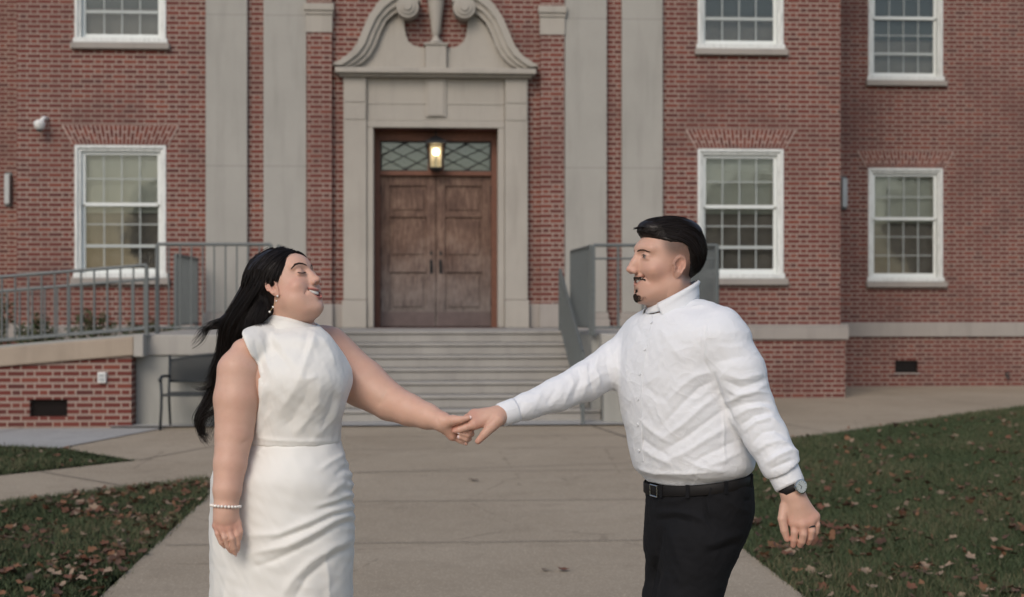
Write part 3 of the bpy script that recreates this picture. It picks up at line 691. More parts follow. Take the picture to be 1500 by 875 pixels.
def inpoly(P_, poly):
    x, y = P_[:, 0], P_[:, 1]; c = np.zeros(len(P_), bool); n = len(poly)
    for i in range(n):
        (xi, yi), (xj, yj) = poly[i], poly[i-1]
        c ^= ((yi > y) != (yj > y)) & (x < (xj-xi)*(y-yi)/(yj-yi+1e-12)+xi)
    return c
def lawn_pts(n, xr, yr, edge=0.0):
    P_ = np.stack([rng.uniform(*xr, n), rng.uniform(*yr, n)], 1)
    m = ~inpoly(P_, PAVE)
    return P_[m]
def in_view(P_, marg=.35):
    d = CY*P_[:, 1]+SY*P_[:, 0]; u = (CY*P_[:, 0]-SY*P_[:, 1])
    return (d > 5.5) & (np.abs(u) < .36*d+marg)
def grass():
    Ps = []
    for (xr, yr, dens) in (((-6.5, -1.5), (6.3, 12.4), 5200), ((1.8, 5.5), (6.3, 12), 5200), ((1.8, 8), (12, 19), 2600), ((5, 12), (8, 27), 1500), ((-8, -2.7), (12.4, 15.5), 2600)):
        n = int(dens*(xr[1]-xr[0])*(yr[1]-yr[0])); p = lawn_pts(n, xr, yr); Ps.append(p[in_view(p)])
    p = np.concatenate(Ps); n = len(p)
    p = p+rng.normal(size=p.shape)*.014
    patch = np.sin(p[:, 0]*1.7+2*np.sin(p[:, 1]*.9))*np.sin(p[:, 1]*1.3+1.5*np.sin(p[:, 0]*.7))
    h = (.028+.032*rng.random(n))*(1+.35*patch); a = rng.uniform(0, 2*np.pi, n); w = .0022+.0014*rng.random(n)+.00012*p[:, 1]
    ln_ = rng.normal(size=(n, 2))*.55*h[:, None]
    base = np.concatenate([p, np.full((n, 1), -.012)], 1)
    dx = np.stack([np.cos(a)*w, np.sin(a)*w, np.zeros(n)], 1)
    tip = base+np.concatenate([ln_, h[:, None]], 1)
    V = np.stack([base-dx, base+dx, tip], 1).reshape(-1, 3).astype(np.float32)
    me = bpy.data.meshes.new('grass'); me.vertices.add(3*n); me.vertices.foreach_set('co', V.ravel())
    me.loops.add(3*n); me.loops.foreach_set('vertex_index', np.arange(3*n, dtype=np.int32))
    me.polygons.add(n); me.polygons.foreach_set('loop_start', np.arange(0, 3*n, 3, dtype=np.int32))
    me.update(); me.validate()
    cols = np.array([(.055, .078, .038), (.070, .095, .046), (.095, .110, .058), (.17, .145, .085), (.040, .058, .030)])
    k = rng.random(n)+.18*patch; idx = np.where(k < .28, 0, np.where(k < .55, 1, np.where(k < .68, 4, np.where(k < .86, 2, 3))))
    cc = cols[idx]*(.75+.5*rng.random((n, 1))); cc = np.repeat(cc, 3, 0)
    ca = me.color_attributes.new('Col', 'FLOAT_COLOR', 'POINT'); ca.data.foreach_set('color', np.concatenate([cc, np.ones((3*n, 1))], 1).astype(np.float32).ravel())
    me.materials.append(M['grass']); o = bpy.data.objects.new('grass', me); link(o)
    tag(o, 'short green autumn lawn on both sides of the concrete walk', 'grass', kind='stuff')
grass()

def leaf_mesh(seed, lobes=True):
    r = random.Random(seed); n = 22; pts = []
    tips = 5
    for k in range(n):
        a = 2*math.pi*k/n
        l = .62+.38*abs(math.cos(a*tips/2))**.8 if lobes else .75+.25*math.cos(2*a)
        l *= r.uniform(.85, 1.1)
        pts.append((math.cos(a)*l*.5, math.sin(a)*l*.42))
    cu, cv, tw = r.uniform(.3, .9), r.uniform(-.2, .7), r.uniform(-.5, .5)
    def zz(x, y): return cu*x*x+cv*y*y+tw*x*y+.03*math.sin(9*x+seed)
    vs = [(0, 0, 0)]+[(x*.5, y*.5, zz(x*.5, y*.5)) for x, y in pts]+[(x, y, zz(x, y)) for x, y in pts]
    fs = []
    for k in range(n):
        j = (k+1) % n; fs += [(0, 1+k, 1+j), (1+k, 1+n+k, 1+n+j, 1+j)]
    vs += [(-.48, .012, zz(-.48, 0)), (-.48, -.012, zz(-.48, 0)), (-.85, 0, zz(-.85, 0)*.6)]; m = len(vs); fs.append((m-3, m-2, m-1))
    return vs, fs
LEAFC = [('rust', (.155, .070, .045), 'rust-brown'), ('tan', (.26, .19, .135), 'pale tan'), ('brown', (.10, .058, .042), 'dark brown'), ('orange', (.20, .10, .055), 'orange-brown')]
lm = []
for nm, c, w in LEAFC:
    mt = plain('dry_leaf_'+nm, c, .75, .25, var=.4, scale=40)
    for v in range(4):
        vs, fs = leaf_mesh(v*7+len(lm), v != 3); me = bpy.data.meshes.new('fallen_leaf'); me.from_pydata(vs, [], fs); me.materials.append(mt); me.update()
        me.polygons.foreach_set('use_smooth', [True]*len(me.polygons)); lm.append((me, w))
def leaf_positions(n):
    P_ = np.concatenate([lawn_pts(n*2, (-6.5, -1.5), (6.3, 12.6)), lawn_pts(n*5, (1.8, 11), (6.3, 19)), lawn_pts(n//3, (-8, -2.7), (12.4, 15.5))])
    P_ = P_[in_view(P_, .1)]
    dens = .10+.75*np.sin(P_[:, 0]*2.3+np.sin(P_[:, 1]*1.9)*1.5)**4+.25*(np.minimum(np.abs(P_[:, 0]+1.7), np.abs(P_[:, 0]-1.9)) < .3); dens = dens*np.where(P_[:, 1] > 12, .35, np.where(P_[:, 1] > 9.5, .7, 1.2))
    dens = dens*np.where(P_[:, 0] < 0, 1.35, .85)
    P_ = P_[rng.random(len(P_)) < dens]; rng.shuffle(P_); return P_
LP = leaf_positions(3600)
LP = LP[np.argsort(LP[:, 1])]
print('leaves', len(LP))
NI = 290
for k in range(min(NI, len(LP))):
    x, y = LP[k]; li = int(rng.integers(len(lm))); me, w = lm[li]
    o = bpy.data.objects.new('fallen_leaf', me); s = rng.uniform(.032, .078)
    o.scale = (s, s, s); o.location = (x, y, rng.uniform(.018, .042)); o.rotation_euler = (rng.normal()*.35, rng.normal()*.35, rng.uniform(0, 6.28)); link(o)
    side_w = 'left' if x < 0 else 'right'; ex = (-1.6-x) if x < 0 else (x-1.9)
    tag(o, '%s %s %s leaf, %s lawn, %s' % ('small' if s < .047 else 'medium' if s < .063 else 'large', w, 'oval' if li % 4 == 3 else 'lobed', side_w,
        ('beside the walk edge' if ex < .45 else 'a step from the walk' if ex < 1.1 else 'far from the walk')+(' in the foreground' if y < 8.0 else ' further back')), 'leaf', 'fallen leaves on the near grass')
mbv, mbf, mbc = [], [], []
cnt = 0
for k in range(NI, len(LP)):
    x, y = LP[k]; me, w = lm[rng.integers(len(lm))]
    co_ = np.empty(len(me.vertices)*3, np.float32); me.vertices.foreach_get('co', co_); co_ = co_.reshape(-1, 3)*rng.uniform(.032, .085)
    rm = np.array(Matrix.Rotation(rng.uniform(0, 6.28), 3, 'Z') @ Matrix.Rotation(rng.normal()*.35, 3, 'X') @ Matrix.Rotation(rng.normal()*.35, 3, 'Y'))
    co_ = co_@rm.T+np.array([x, y, rng.uniform(.018, .04)])
    mbv.append(co_); mbf += [tuple(i+cnt for i in p.vertices) for p in me.polygons]; cnt += len(co_)
    c = np.array([q for _, q, ww in LEAFC if ww == w][0])*rng.uniform(.7, 1.2); mbc.append(np.tile(np.array([*c, 1]), (len(co_), 1)))
me = bpy.data.meshes.new('leaf_litter'); me.from_pydata(np.concatenate(mbv).tolist(), [], mbf)
ca = me.color_attributes.new('Col', 'FLOAT_COLOR', 'POINT'); ca.data.foreach_set('color', np.concatenate(mbc).astype(np.float32).ravel())
me.materials.append(M['leafstuff']); o = bpy.data.objects.new('leaf_litter', me); link(o)
tag(o, 'scattered brown leaf litter on the far part of the lawn', 'leaves', kind='stuff')
for (px, py, s, k, lb) in ((694, 705, .11, 8, 'dark brown leaf on the middle of the walk, below the joined hands'), (825, 837, .07, 0, 'rusty leaf on the walk near the bottom, right one of a pair'), (800, 837, .06, 9, 'thin dark leaf on the walk near the bottom, left one of a pair'), (603, 557, .05, 2, 'small leaf lying on a stone step above the arm of the woman'), (760, 711, .04, 9, 'tiny dark leaf scrap on the walk, right of the brown leaf')):
    if py == 557: x, y, z = -.2, 18.8, .335
    else:
        d = EYE*FPX/(py-HZN); q = pp(px, py, d); x, y, z = q[0], q[1], .012
    me, w = lm[k]; o = bpy.data.objects.new('fallen_leaf', me); o.scale = (s, s, s*.6); o.location = (x, y, z); o.rotation_euler = (.1, .1, k); link(o)
    tag(o, lb, 'leaf', 'stray leaves on the concrete')

# trees across the street, behind the camera: the window panes mirror them
for i, (x, y, h, c, lb) in enumerate(((-26, -34, 10.5, [(.10, .06, .03), (.13, .085, .04), (.07, .06, .03)], 'tall brownish tree farthest left across the street, mirrored in the left windows'), (-14, -40, 9.5, [(.16, .08, .035), (.10, .06, .03)], 'brown autumn tree across the street, second from the left'), (-3, -37, 8.5, [(.07, .075, .035), (.10, .08, .04)], 'dull green tree across the street behind the walk'),
        (9, -36, 10.0, [(.22, .09, .03), (.14, .08, .035)], 'orange autumn tree across the street, mirrored in the right window'), (20, -42, 9.5, [(.10, .07, .035), (.07, .07, .035)], 'brown green tree across the street, second from the right'), (33, -38, 11.0, [(.08, .07, .04), (.12, .08, .04)], 'tall tree farthest right across the street'))):
    e = empty('tree', (x, y, 0), lb, 'tree', 'trees across the street')
    t_ = MB().tube([(x, y, -.1), (x+.1, y, 2.2), (x, y+.2, h*.5), (x+.1, y, h*.85)], [.28, .20, .13, .03], 8)
    for k in range(7):
        a = k*2.4; z0 = h*(.28+.07*k); t_.tube([(x, y, z0), (x+math.cos(a)*1.4, y+math.sin(a)*1.4, z0+1.0), (x+math.cos(a)*2.6, y+math.sin(a)*2.6, z0+1.6)], [.09, .05, .015], 5)
    t_.build('trunk', M['bark'] if 'bark' in M else M.setdefault('bark', plain('tree_bark', (.09, .07, .055), .9, .1, var=.3)), e, smooth=True)
    leafcloud('crown', x, y, h*.62, 4.2, 4.2, h*.38, 2600, .42, c, e)
# ================================================================ PEOPLE: signed distance fields meshed with surface nets
f4 = np.float32
def ell(q, c, r):
    r = np.asarray((r, r, r) if np.isscalar(r) else r, f4); p = (q-np.asarray(c, f4))
    k0 = np.sqrt(((p/r)**2).sum(-1))+1e-6; k1 = np.sqrt(((p/(r*r))**2).sum(-1))+1e-6
    return k0*(k0-1)/k1
def caps(q, a, b, ra, rb=None):
    rb = ra if rb is None else rb
    a = np.asarray(a, f4); b = np.asarray(b, f4); ba = b-a
    h = np.clip(((q-a)@ba)/max(float(ba@ba), 1e-9), 0, 1)
    return np.sqrt(((q-a-h[:, None]*ba)**2).sum(-1))-(ra+(rb-ra)*h)
def chain(q, pts, rad, k=0.0):
    d = None
    for i in range(len(pts)-1):
        e = caps(q, pts[i], pts[i+1], rad[i], rad[i+1]); d = e if d is None else (smin(d, e, k) if k else np.minimum(d, e))
    return d
def smin(a, b, k):
    h = np.maximum(k-np.abs(a-b), 0)/k; return np.minimum(a, b)-h*h*k*.25
def smax(a, b, k): return -smin(-a, -b, k)
def loft(q, rows, n=2.0):
    """rows: (z, cx, cy, rx, ry[, rot]) sorted by z; horizontal (super)ellipses blended along z"""
    A = np.asarray(sorted([(*r, 0.0) if len(r) == 5 else r for r in rows], key=lambda r: r[0]), f4)
    z = q[:, 2]
    def ip(c):
        # smooth (Catmull-Rom) interpolation
        zs, v = A[:, 0], A[:, c]; m = np.gradient(v, zs); zc = np.clip(z, zs[0], zs[-1])
        i = np.clip(np.searchsorted(zs, zc)-1, 0, len(zs)-2); h = zs[i+1]-zs[i]; t = (zc-zs[i])/h
        return (2*t**3-3*t**2+1)*v[i]+(t**3-2*t**2+t)*h*m[i]+(-2*t**3+3*t**2)*v[i+1]+(t**3-t**2)*h*m[i+1]
    cx, cy, rx, ry, ro = (ip(c) for c in range(1, 6)); dx = q[:, 0]-cx; dy = q[:, 1]-cy
    c, s = np.cos(ro), np.sin(ro); u = dx*c+dy*s; w = -dx*s+dy*c
    if n == 2.0:
        k0 = np.sqrt((u/rx)**2+(w/ry)**2)+1e-6; k1 = np.sqrt((u/rx**2)**2+(w/ry**2)**2)+1e-6; d = k0*(k0-1)/k1
    else:
        k0 = ((np.abs(u)/rx)**n+(np.abs(w)/ry)**n)**(1/n)+1e-6; d = (k0-1)*np.minimum(rx, ry)
    dz = np.maximum(A[0, 0]-z, z-A[-1, 0])
    return np.maximum(d, dz)

def mesh_sdf(f, lo, hi, h, relax=1):
    lo = np.asarray(lo, f4); hi = np.asarray(hi, f4); B = 4
    nb = np.ceil((hi-lo)/(h*B)).astype(int); n = nb*B
    bx = [lo[a]+h*B*(np.arange(nb[a])+.5)-h*.5 for a in range(3)]
    G = np.stack(np.meshgrid(*bx, indexing='ij'), -1).reshape(-1, 3).astype(f4)
    dc = np.concatenate([f(G[i:i+200000]) for i in range(0, len(G), 200000)])
    act = np.abs(dc) < h*B*2.2
    D = np.repeat(np.repeat(np.repeat(np.where(dc > 0, 1, -1).reshape(nb).astype(f4), B, 0), B, 1), B, 2)
    idx = np.argwhere(act.reshape(nb)); off = np.stack(np.meshgrid(*[np.arange(B)]*3, indexing='ij'), -1).reshape(-1, 3)
    for s in range(0, len(idx), 4000):
        ii = (idx[s:s+4000, None, :]*B+off[None]).reshape(-1, 3)
        D[ii[:, 0], ii[:, 1], ii[:, 2]] = f((lo+ii*h).astype(f4))
    D[0] = D[-1] = 1; D[:, 0] = D[:, -1] = 1; D[:, :, 0] = D[:, :, -1] = 1
    S = D < 0
    cs = sum(S[a:n[0]-1+a, b:n[1]-1+b, c:n[2]-1+c].astype(np.int8) for a in (0, 1) for b in (0, 1) for c in (0, 1))
    ci = np.argwhere((cs > 0) & (cs < 8)); N = len(ci)
    vid = np.full(tuple(n), -1, np.int32); vid[ci[:, 0], ci[:, 1], ci[:, 2]] = np.arange(N)
    corners = [(a, b, c) for a in (0, 1) for b in (0, 1) for c in (0, 1)]
    cv = {k: D[ci[:, 0]+k[0], ci[:, 1]+k[1], ci[:, 2]+k[2]] for k in corners}
    acc = np.zeros((N, 3), f4); cnt = np.zeros(N, f4)
    for k in corners:
        for ax in range(3):
            if k[ax] == 0:
                k2 = list(k); k2[ax] = 1; a, b = cv[k], cv[tuple(k2)]; m = (a < 0) != (b < 0)
                t = np.where(m, a/np.where(m, a-b, 1), 0)
                p = np.tile(np.array(k, f4), (N, 1)); p[:, ax] += t; acc += p*m[:, None]; cnt += m
    V = lo+(ci+acc/cnt[:, None])*h
    F = []
    for ax in range(3):
        o1, o2 = [(1, 2), (2, 0), (0, 1)][ax]
        sl_a = [slice(None)]*3; sl_b = [slice(None)]*3; sl_a[ax] = slice(0, -1); sl_b[ax] = slice(1, None)
        a, b = S[tuple(sl_a)], S[tuple(sl_b)]; e = np.argwhere(a != b)
        e = e[(e[:, o1] > 0) & (e[:, o2] > 0)]
        def g(d1, d2):
            w = e.copy(); w[:, o1] -= d1; w[:, o2] -= d2; return vid[w[:, 0], w[:, 1], w[:, 2]]
        q = np.stack([g(1, 1), g(0, 1), g(0, 0), g(1, 0)], 1)
        flip = ~a[e[:, 0], e[:, 1], e[:, 2]]; q[flip] = q[flip][:, ::-1]
        F.append(q[(q >= 0).all(1)])
    F = np.concatenate(F)
    for _ in range(relax):
        s = np.zeros_like(V); c = np.zeros(len(V), f4)
        for i in range(4):
            j = (i+1) % 4
            np.add.at(s, F[:, i], V[F[:, j]]); np.add.at(s, F[:, j], V[F[:, i]]); np.add.at(c, F[:, i], 1); np.add.at(c, F[:, j], 1)
        V = V*.5+(s/np.maximum(c, 1)[:, None])*.5
    return V.astype(f4), F
def vnormals(V, F):
    a, b, c, d = (V[F[:, i]] for i in range(4)); nn = np.cross(c-a, d-b); N = np.zeros_like(V)
    for i in range(4): np.add.at(N, F[:, i], nn)
    return N/np.maximum(np.linalg.norm(N, axis=1), 1e-9)[:, None]
def to_obj(name, chunks, mat, parent, cols=None):
    V = np.concatenate([c[0] for c in chunks]); o = 0; Fs = []
    for c in chunks: Fs.append(c[1]+o); o += len(c[0])
    F = np.concatenate(Fs).astype(np.int32); me = bpy.data.meshes.new(name)
    me.vertices.add(len(V)); me.vertices.foreach_set('co', V.astype(f4).ravel())
    me.loops.add(F.size); me.loops.foreach_set('vertex_index', F.ravel())
    me.polygons.add(len(F)); me.polygons.foreach_set('loop_start', np.arange(0, F.size, 4, dtype=np.int32))
    me.update(); me.validate(); me.polygons.foreach_set('use_smooth', np.ones(len(me.polygons), bool))
    if cols is not None:
        ca = me.color_attributes.new('Col', 'FLOAT_COLOR', 'POINT'); ca.data.foreach_set('color', np.concatenate([np.concatenate(cols), np.ones((len(V), 1))], 1).astype(f4).ravel())
    me.materials.append(mat); ob_ = bpy.data.objects.new(name, me); link(ob_); place(ob_, parent); return ob_
def photo(V):
    """world points -> photograph pixels, for laying folds where the cloth has them"""
    x, y, z = V[:, 0], V[:, 1], V[:, 2]-EYE; d = CY*y+SY*x; u = CY*x-SY*y
    return 750+FPX*u/d, HZN-FPX*z/d
def folds(V, N, lst, back=.4, ws=1.0, hs=1.0):
    """lst: (polyline [(px,py)...], width_px, height_m) raised folds (negative = creases) on the side towards -Y"""
    px, py = photo(V); P2 = np.stack([px, py], 1).astype(f4); D = np.zeros(len(V), f4)
    wgt = np.clip(-N[:, 1]*2.2+back, 0, 1)
    for pl, w, a in lst:
        w = w*ws; a = a*hs
        best = np.full(len(V), 1e9, f4); tt = np.zeros(len(V), f4); L = len(pl)-1
        for i in range(L):
            A = np.array(pl[i], f4); Bv = np.array(pl[i+1], f4)-A
            h = np.clip(((P2-A)@Bv)/float(Bv@Bv), 0, 1); dd = ((P2-A-h[:, None]*Bv)**2).sum(1)
            m = dd < best; best[m] = dd[m]; tt[m] = (i+h[m])/L
        D += a*np.exp(-(best/(1.6*w*w))**.72)*np.clip(np.sin(np.pi*np.clip(tt*.9+.05, 0, 1))*1.4, 0, 1)
    return V+N*(D*wgt)[:, None]
def wnoise(V, sc, seed=0):
    """cheap smooth pseudo-noise"""
    r = np.random.default_rng(seed); out = np.zeros(len(V), f4)
    for k in range(6):
        d = r.normal(size=3); d /= np.linalg.norm(d); ph = r.uniform(0, 6.28); fq = (1+.7*k)/sc
        out += np.sin((V@d.astype(f4))*fq*6.28+ph+1.7*np.sin((V@r.normal(size=3).astype(f4))*fq*2.2))/(1+.6*k)
    return out/2.5

# ---------------------------------------------------------------- heads
def head_frame(px, py, d, yaw, pitch, scale, roll=0.0, back=1.0):
    """yaw: angle of the forward direction in plan (0 = +X), pitch up"""
    f = np.array((math.cos(yaw)*math.cos(pitch), math.sin(yaw)*math.cos(pitch), math.sin(pitch)))
    up = np.array((0, 0, 1.0)); r = np.cross(f, up); r /= np.linalg.norm(r); u = np.cross(r, f)
    if roll: r, u = r*math.cos(roll)+u*math.sin(roll), u*math.cos(roll)-r*math.sin(roll)
    Rm = np.stack([r, f, u], 1)                      # columns: right, forward, up
    return dict(O=pp(px, py, d), R=Rm.astype(f4), s=np.array(scale, f4), b=back)
def to_head(q, H):                                            # centimetres
    h = ((q-H['O'])@H['R'])/H['s']*100.0; h[:, 1] = np.where(h[:, 1] < 0, h[:, 1]/H['b'], h[:, 1]); return h
def from_head(p, H):
    p = np.array(p, f4); p[1] *= H['b'] if p[1] < 0 else 1.0
    return H['O']+(p/100.0*H['s'])@H['R'].T
def face_prm(fem):
    if fem: return dict(ez=1.55, ey=.75, L=11.35, yl=9.30, hz=.98, zu=-4.75, ru=.25, rl=.44, nz=.35, cv=.14)
    return dict(ez=1.85, ey=.45, L=11.6, yl=8.75, hz=.58, zu=-4.6, ru=.34, rl=.42, nz=.2, cv=.17)
def mouth(q, P):
    x = q[:, 0]; tap = np.sqrt(np.clip(1-(x/2.95)**2, 0, 1)); zc = q[:, 2]-P['cv']*np.minimum(x*x, 9); yb = q[:, 1]+.17*np.minimum(x*x, 10)
    zt = P['zu']-.0*tap; zb_ = P['zu']-2*P['hz']*tap
    return x, tap, zc, yb, zt, zb_
def head_sdf(q, fem):
    P = face_prm(fem); ez, ey, L, yl = P['ez'], P['ey'], P['L'], P['yl']
    x = q[:, 0]; qa = q.copy(); qa[:, 0] = np.abs(x)
    d = ell(q, (0, -1.0, 4.3), (7.5, 9.5, 8.1))
    d = smin(d, ell(q, (0, 2.8, -1.2), (6.3, 6.3, 7.6)), 2.5)
    if fem:
        d = smin(d, ell(q, (0, 6.0, 4.9), (4.6, 3.9, 3.2)), 1.8)
        d = smin(d, ell(qa, (3.4, 3.6, -5.0), (3.5, 4.0, 4.0)), 2.0)
        d = smin(d, ell(q, (0, 4.2, -8.6), (4.4, 4.2, 2.6)), 2.5)
        d = smin(d, ell(q, (0, 6.9, -8.9), (1.9, 1.6, 1.5)), 1.6)
        d = smin(d, ell(qa, (4.1, 6.1, -2.1), (2.4, 2.2, 2.0)), 1.4)
    else:
        d = smin(d, ell(q, (0, 5.2, 4.2), (5.2, 4.1, 2.6)), 1.6)
        d = smin(d, caps(qa, (5.0, .3, -4.6), (2.2, 5.8, -8.8), 2.0, 1.8), 2.2)
        d = smin(d, ell(q, (0, 7.0, -9.2), (2.2, 1.6, 1.8)), 1.8)
        d = smin(d, ell(q, (0, 3.6, -7.6), (4.2, 4.4, 2.6)), 2.0)
        d = smin(d, ell(qa, (4.1, 5.8, -1.6), (2.3, 2.2, 2.1)), 1.5)
    d = smin(d, caps(qa, (.8, 8.1+ey, ez+1.9), (4.3, 6.7+ey, ez+2.0), 1.0, .9), 1.3)
    d = smin(d, ell(q, (0, yl-2.45, -5.4), (3.3, 2.6, 2.8)), 1.6)
    d = smax(d, -ell(qa, (3.2, 9.5+ey, ez+.1), (1.8, 1.6, 1.1)), 1.2)
    d = smin(d, ell(qa, (3.15, 7.0+ey, ez), (1.35, 1.3, 1.2)), .35)
    dz = .35 if not fem else -.05
    d = smin(d, caps(qa, (1.9, 8.05+ey, ez+dz), (4.3, 7.25+ey, ez+dz-.2), .30, .25), .25)
    d = smin(d, caps(qa, (2.0, 7.95+ey, ez-.75), (4.2, 7.2+ey, ez-.8), .35, .3), .5)
    if not fem: d = smax(d, -ell(qa, (3.2, 8.6+ey, ez-.12), (1.1, .9, .15)), .12)
    # nose
    n = P['nz']
    d = smin(d, caps(q, (0, (8.5+ey*.8) if not fem else 8.75, ez+1.2), (0, L-.9, -1.9+n), .62, .80), 1.0)
    d = smin(d, ell(q, (0, L-.85, -2.35+n), (.92, .95, .80)), .6)
    d = smin(d, ell(qa, (1.10, L-1.65, -2.7+n), (.72, .85, .70)), .5)
    d = smin(d, ell(qa, (.6, 9.2, -.6), (.9, 1.3, 1.9)), .8)
    d = smax(d, -ell(qa, (.55, L-1.3, -3.35+n), (.32, .5, .3)), .2)
    # open smile
    x, tap, zc, yb, zt, zb_ = mouth(q, P); lim = np.abs(x)-2.85
    up = np.maximum(np.sqrt((yb-yl)**2+(zc-zt-.22)**2)-P['ru']*np.sqrt(tap)-.03, lim)
    lo_ = np.maximum(np.sqrt((yb-yl+.25)**2+(zc-zb_+.25)**2)-P['rl']*np.sqrt(tap)-.03, lim)
    car = np.maximum(np.maximum(zc-zt, zb_-zc), np.maximum(yl-1.6-yb, lim+.05))
    d = smin(d, smin(up, lo_, .15), .5)
    d = smax(d, -car, .15)
    d = smax(d, -(caps(qa, (2.1, yl+.1, -2.8), (4.0, yl-1.7, -5.0), .20, .16)), .8)     # smile line
    d = smax(d, -ell(q, (0, yl+.5, -7.7), (1.6, .9, .45)), .8)
    # ear
    e = qa-np.array((6.9, .5, .2) if fem else (6.9, .35, -.45), f4); c, s = math.cos(.35), math.sin(.35)
    e = np.stack([e[:, 0]*c+e[:, 1]*s, e[:, 1]*c-e[:, 0]*s, e[:, 2]], 1); c, s = math.cos(.2), math.sin(.2)
    e = np.stack([e[:, 0], e[:, 1]*c+e[:, 2]*s, e[:, 2]*c-e[:, 1]*s], 1)
    e = e*np.where(e[:, 2:3] < 0, np.array((1, 1.25, 1), f4), np.array((1, 1, 1), f4))
    ear = ell(e, (.3, 0, .1), (.62, 1.75, 3.05)); ear = smax(ear, -ell(e, (1.05, .25, .6), (.68, 1.05, 1.8)), .2)
    rr = np.sqrt((e[:, 1]/1.5)**2+((e[:, 2]-.3)/2.65)**2)
    tor = np.sqrt(((rr-1)*1.7)**2+(e[:, 0]-.75)**2)-.27
    ear = smin(ear, np.maximum(tor, -e[:, 2]-1.6), .25)
    ear = smin(ear, caps(e, (.75, -.5, -1.2), (.8, -.35, 1.3), .2, .22), .25)
    ear = smin(ear, ell(e, (.7, 1.15, -.3), (.35, .45, .6)), .3)
    d = smin(d, ear, .4)
    return d
def head_color(q, fem, base):
    P = face_prm(fem)
    n = len(q); C = np.tile(np.array(base, f4), (n, 1)); x = q[:, 0]; ax = np.abs(x)
    def mixc(m, c):
        nonlocal C
        m = np.clip(m, 0, 1)[:, None]; C = C*(1-m)+np.array(c, f4)*m
    g = lambda cx, cy, cz, s: np.exp(-((ax-cx)**2+(q[:, 1]-cy)**2+(q[:, 2]-cz)**2)/(2*s*s))
    mixc(g(4.6, 5.6, -1.8, 2.2)*(.42 if fem else .22), (.56, .24, .19))
    mixc(g(0, 10.8, -2.0, 1.3)*.35, (.54, .24, .18))
    mixc(g(7.3, -1.0, .3, 2.2)*.45, (.55, .21, .15))
    if fem: mixc(g(3.1, 8.3, 2.3, 1.0)*.35, (.30, .16, .12))
    x, tap, zc, yb, zt, zb_ = mouth(q, P); yl = P['yl']
    fr = (yb > yl-1.0)*(ax < 2.9)
    upm = np.exp(-((zc-zt-.22)/(P['ru']*tap+.10))**4)*fr; lom = np.exp(-((zc-zb_+.25)/(P['rl']*tap+.10))**4)*fr
    lip = (.40, .10, .09) if fem else (.42, .18, .14)
    mixc(upm*.85, lip); mixc(lom*.8, lip)
    ins = (zc < zt-.02) & (zc > zb_+.04) & (yb < yl-.25) & (yb > yl-2.2) & (ax < 2.8)
    mixc(ins*1.0, (.08, .018, .016))
    return C

def skin_mat():
    t = NT('skin'); a = t.n.new('ShaderNodeAttribute'); a.attribute_name = 'Col'; w = t.wpos()
    n = t.noise(w, 55, 4); n2 = t.noise(w, 9, 3)
    c = t.mix(t.math('MULTIPLY', t.math('SUBTRACT', n2, .45, clamp=True), 1.0), a.outputs[0], (.50, .22, .15))
    c = t.mix(t.math('MULTIPLY', n, .22), c, (.40, .22, .15)); c = t.mix(t.math('MULTIPLY', t.math('SUBTRACT', t.noise(w, 160, 2), .60, clamp=True), .9), c, (.45, .24, .17))
    t.bump(t.math('ADD', t.noise(w, 420, 3), t.math('MULTIPLY', t.noise(w, 45, 3), .8)), .22, .0015)
    t.b.inputs['Subsurface Weight'].default_value = .12; t.b.inputs['Subsurface Radius'].default_value = (.012, .004, .002)
    t.b.inputs['Subsurface Scale'].default_value = 1.0
    return t.fin(c, .48, .38)
M['skin'] = skin_mat()
def hair_mat(name, col, rough=.42):
    t = NT(name); n = t.noise(t.pos(), 30, 3)
    return t.fin(t.mix(n, col, tuple(k*1.8 for k in col)), rough, .22)
M['hair'] = hair_mat('black_hair', (.0095, .0070, .0062), .36); M['stubble'] = hair_mat('short_dark_hair', (.022, .016, .013), .7)
def cloth_mat(name, col, sc=900, rough=.75, b=.25, sheen=.2, crumple=0.0):
    t = NT(name); w = t.wpos(); n = t.noise(w, 6, 4, .6)
    h = t.math('ADD', t.math('MULTIPLY', t.noise(w, sc, 2), .35), t.noise(w, 28, 4, .6))
    if crumple:
        wv = t.n.new('ShaderNodeVectorMath'); wv.operation = 'MULTIPLY_ADD'; nz = t.n.new('ShaderNodeTexNoise'); nz.inputs['Scale'].default_value = 5; t.l.new(w, nz.inputs[0])
        t.l.new(nz.outputs[1], wv.inputs[0]); wv.inputs[1].default_value = (.10, .10, .10); t.l.new(w, wv.inputs[2])
        for sc_, k_ in ((8, 1.0), (19, .45)):
            nn = t.noise(wv.outputs[0], sc_, 1, .4, scl=(1, 1, 1.3)); r_ = t.math('SUBTRACT', 1.0, t.math('ABSOLUTE', t.math('MULTIPLY', t.math('SUBTRACT', nn, .5), 5.0)), clamp=True)
            h = t.math('ADD', h, t.math('MULTIPLY', t.math('POWER', r_, 3.0), crumple*k_))
    t.bump(h, b, .003)
    t.b.inputs['Sheen Weight'].default_value = sheen
    return t.fin(t.mix(n, tuple(k*.95 for k in col), col), rough, .25)
M['satin'] = cloth_mat('ivory_crepe', (.78, .77, .73), 700, .55, .12, .15)
M['shirt'] = cloth_mat('white_cotton', (.76, .775, .80), 900, .8, .5, .05, crumple=.8)
M['trouser'] = cloth_mat('black_suiting', (.0060, .0062, .0078), 1200, .85, .3, .0)
M['leather'] = plain('black_leather', (.010, .009, .009), .6, .25, var=.3)
M['pearl'] = plain('pearl', (.80, .76, .70), .18, .6, var=.03)
M['teeth'] = plain('teeth', (.74, .70, .62), .25, .5, var=.03)
M['steel'] = plain('polished_steel', (.55, .54, .52), .22, .5, 1.0, var=.05)
M['gold'] = plain('gold_wire', (.62, .42, .18), .3, .5, 1.0)
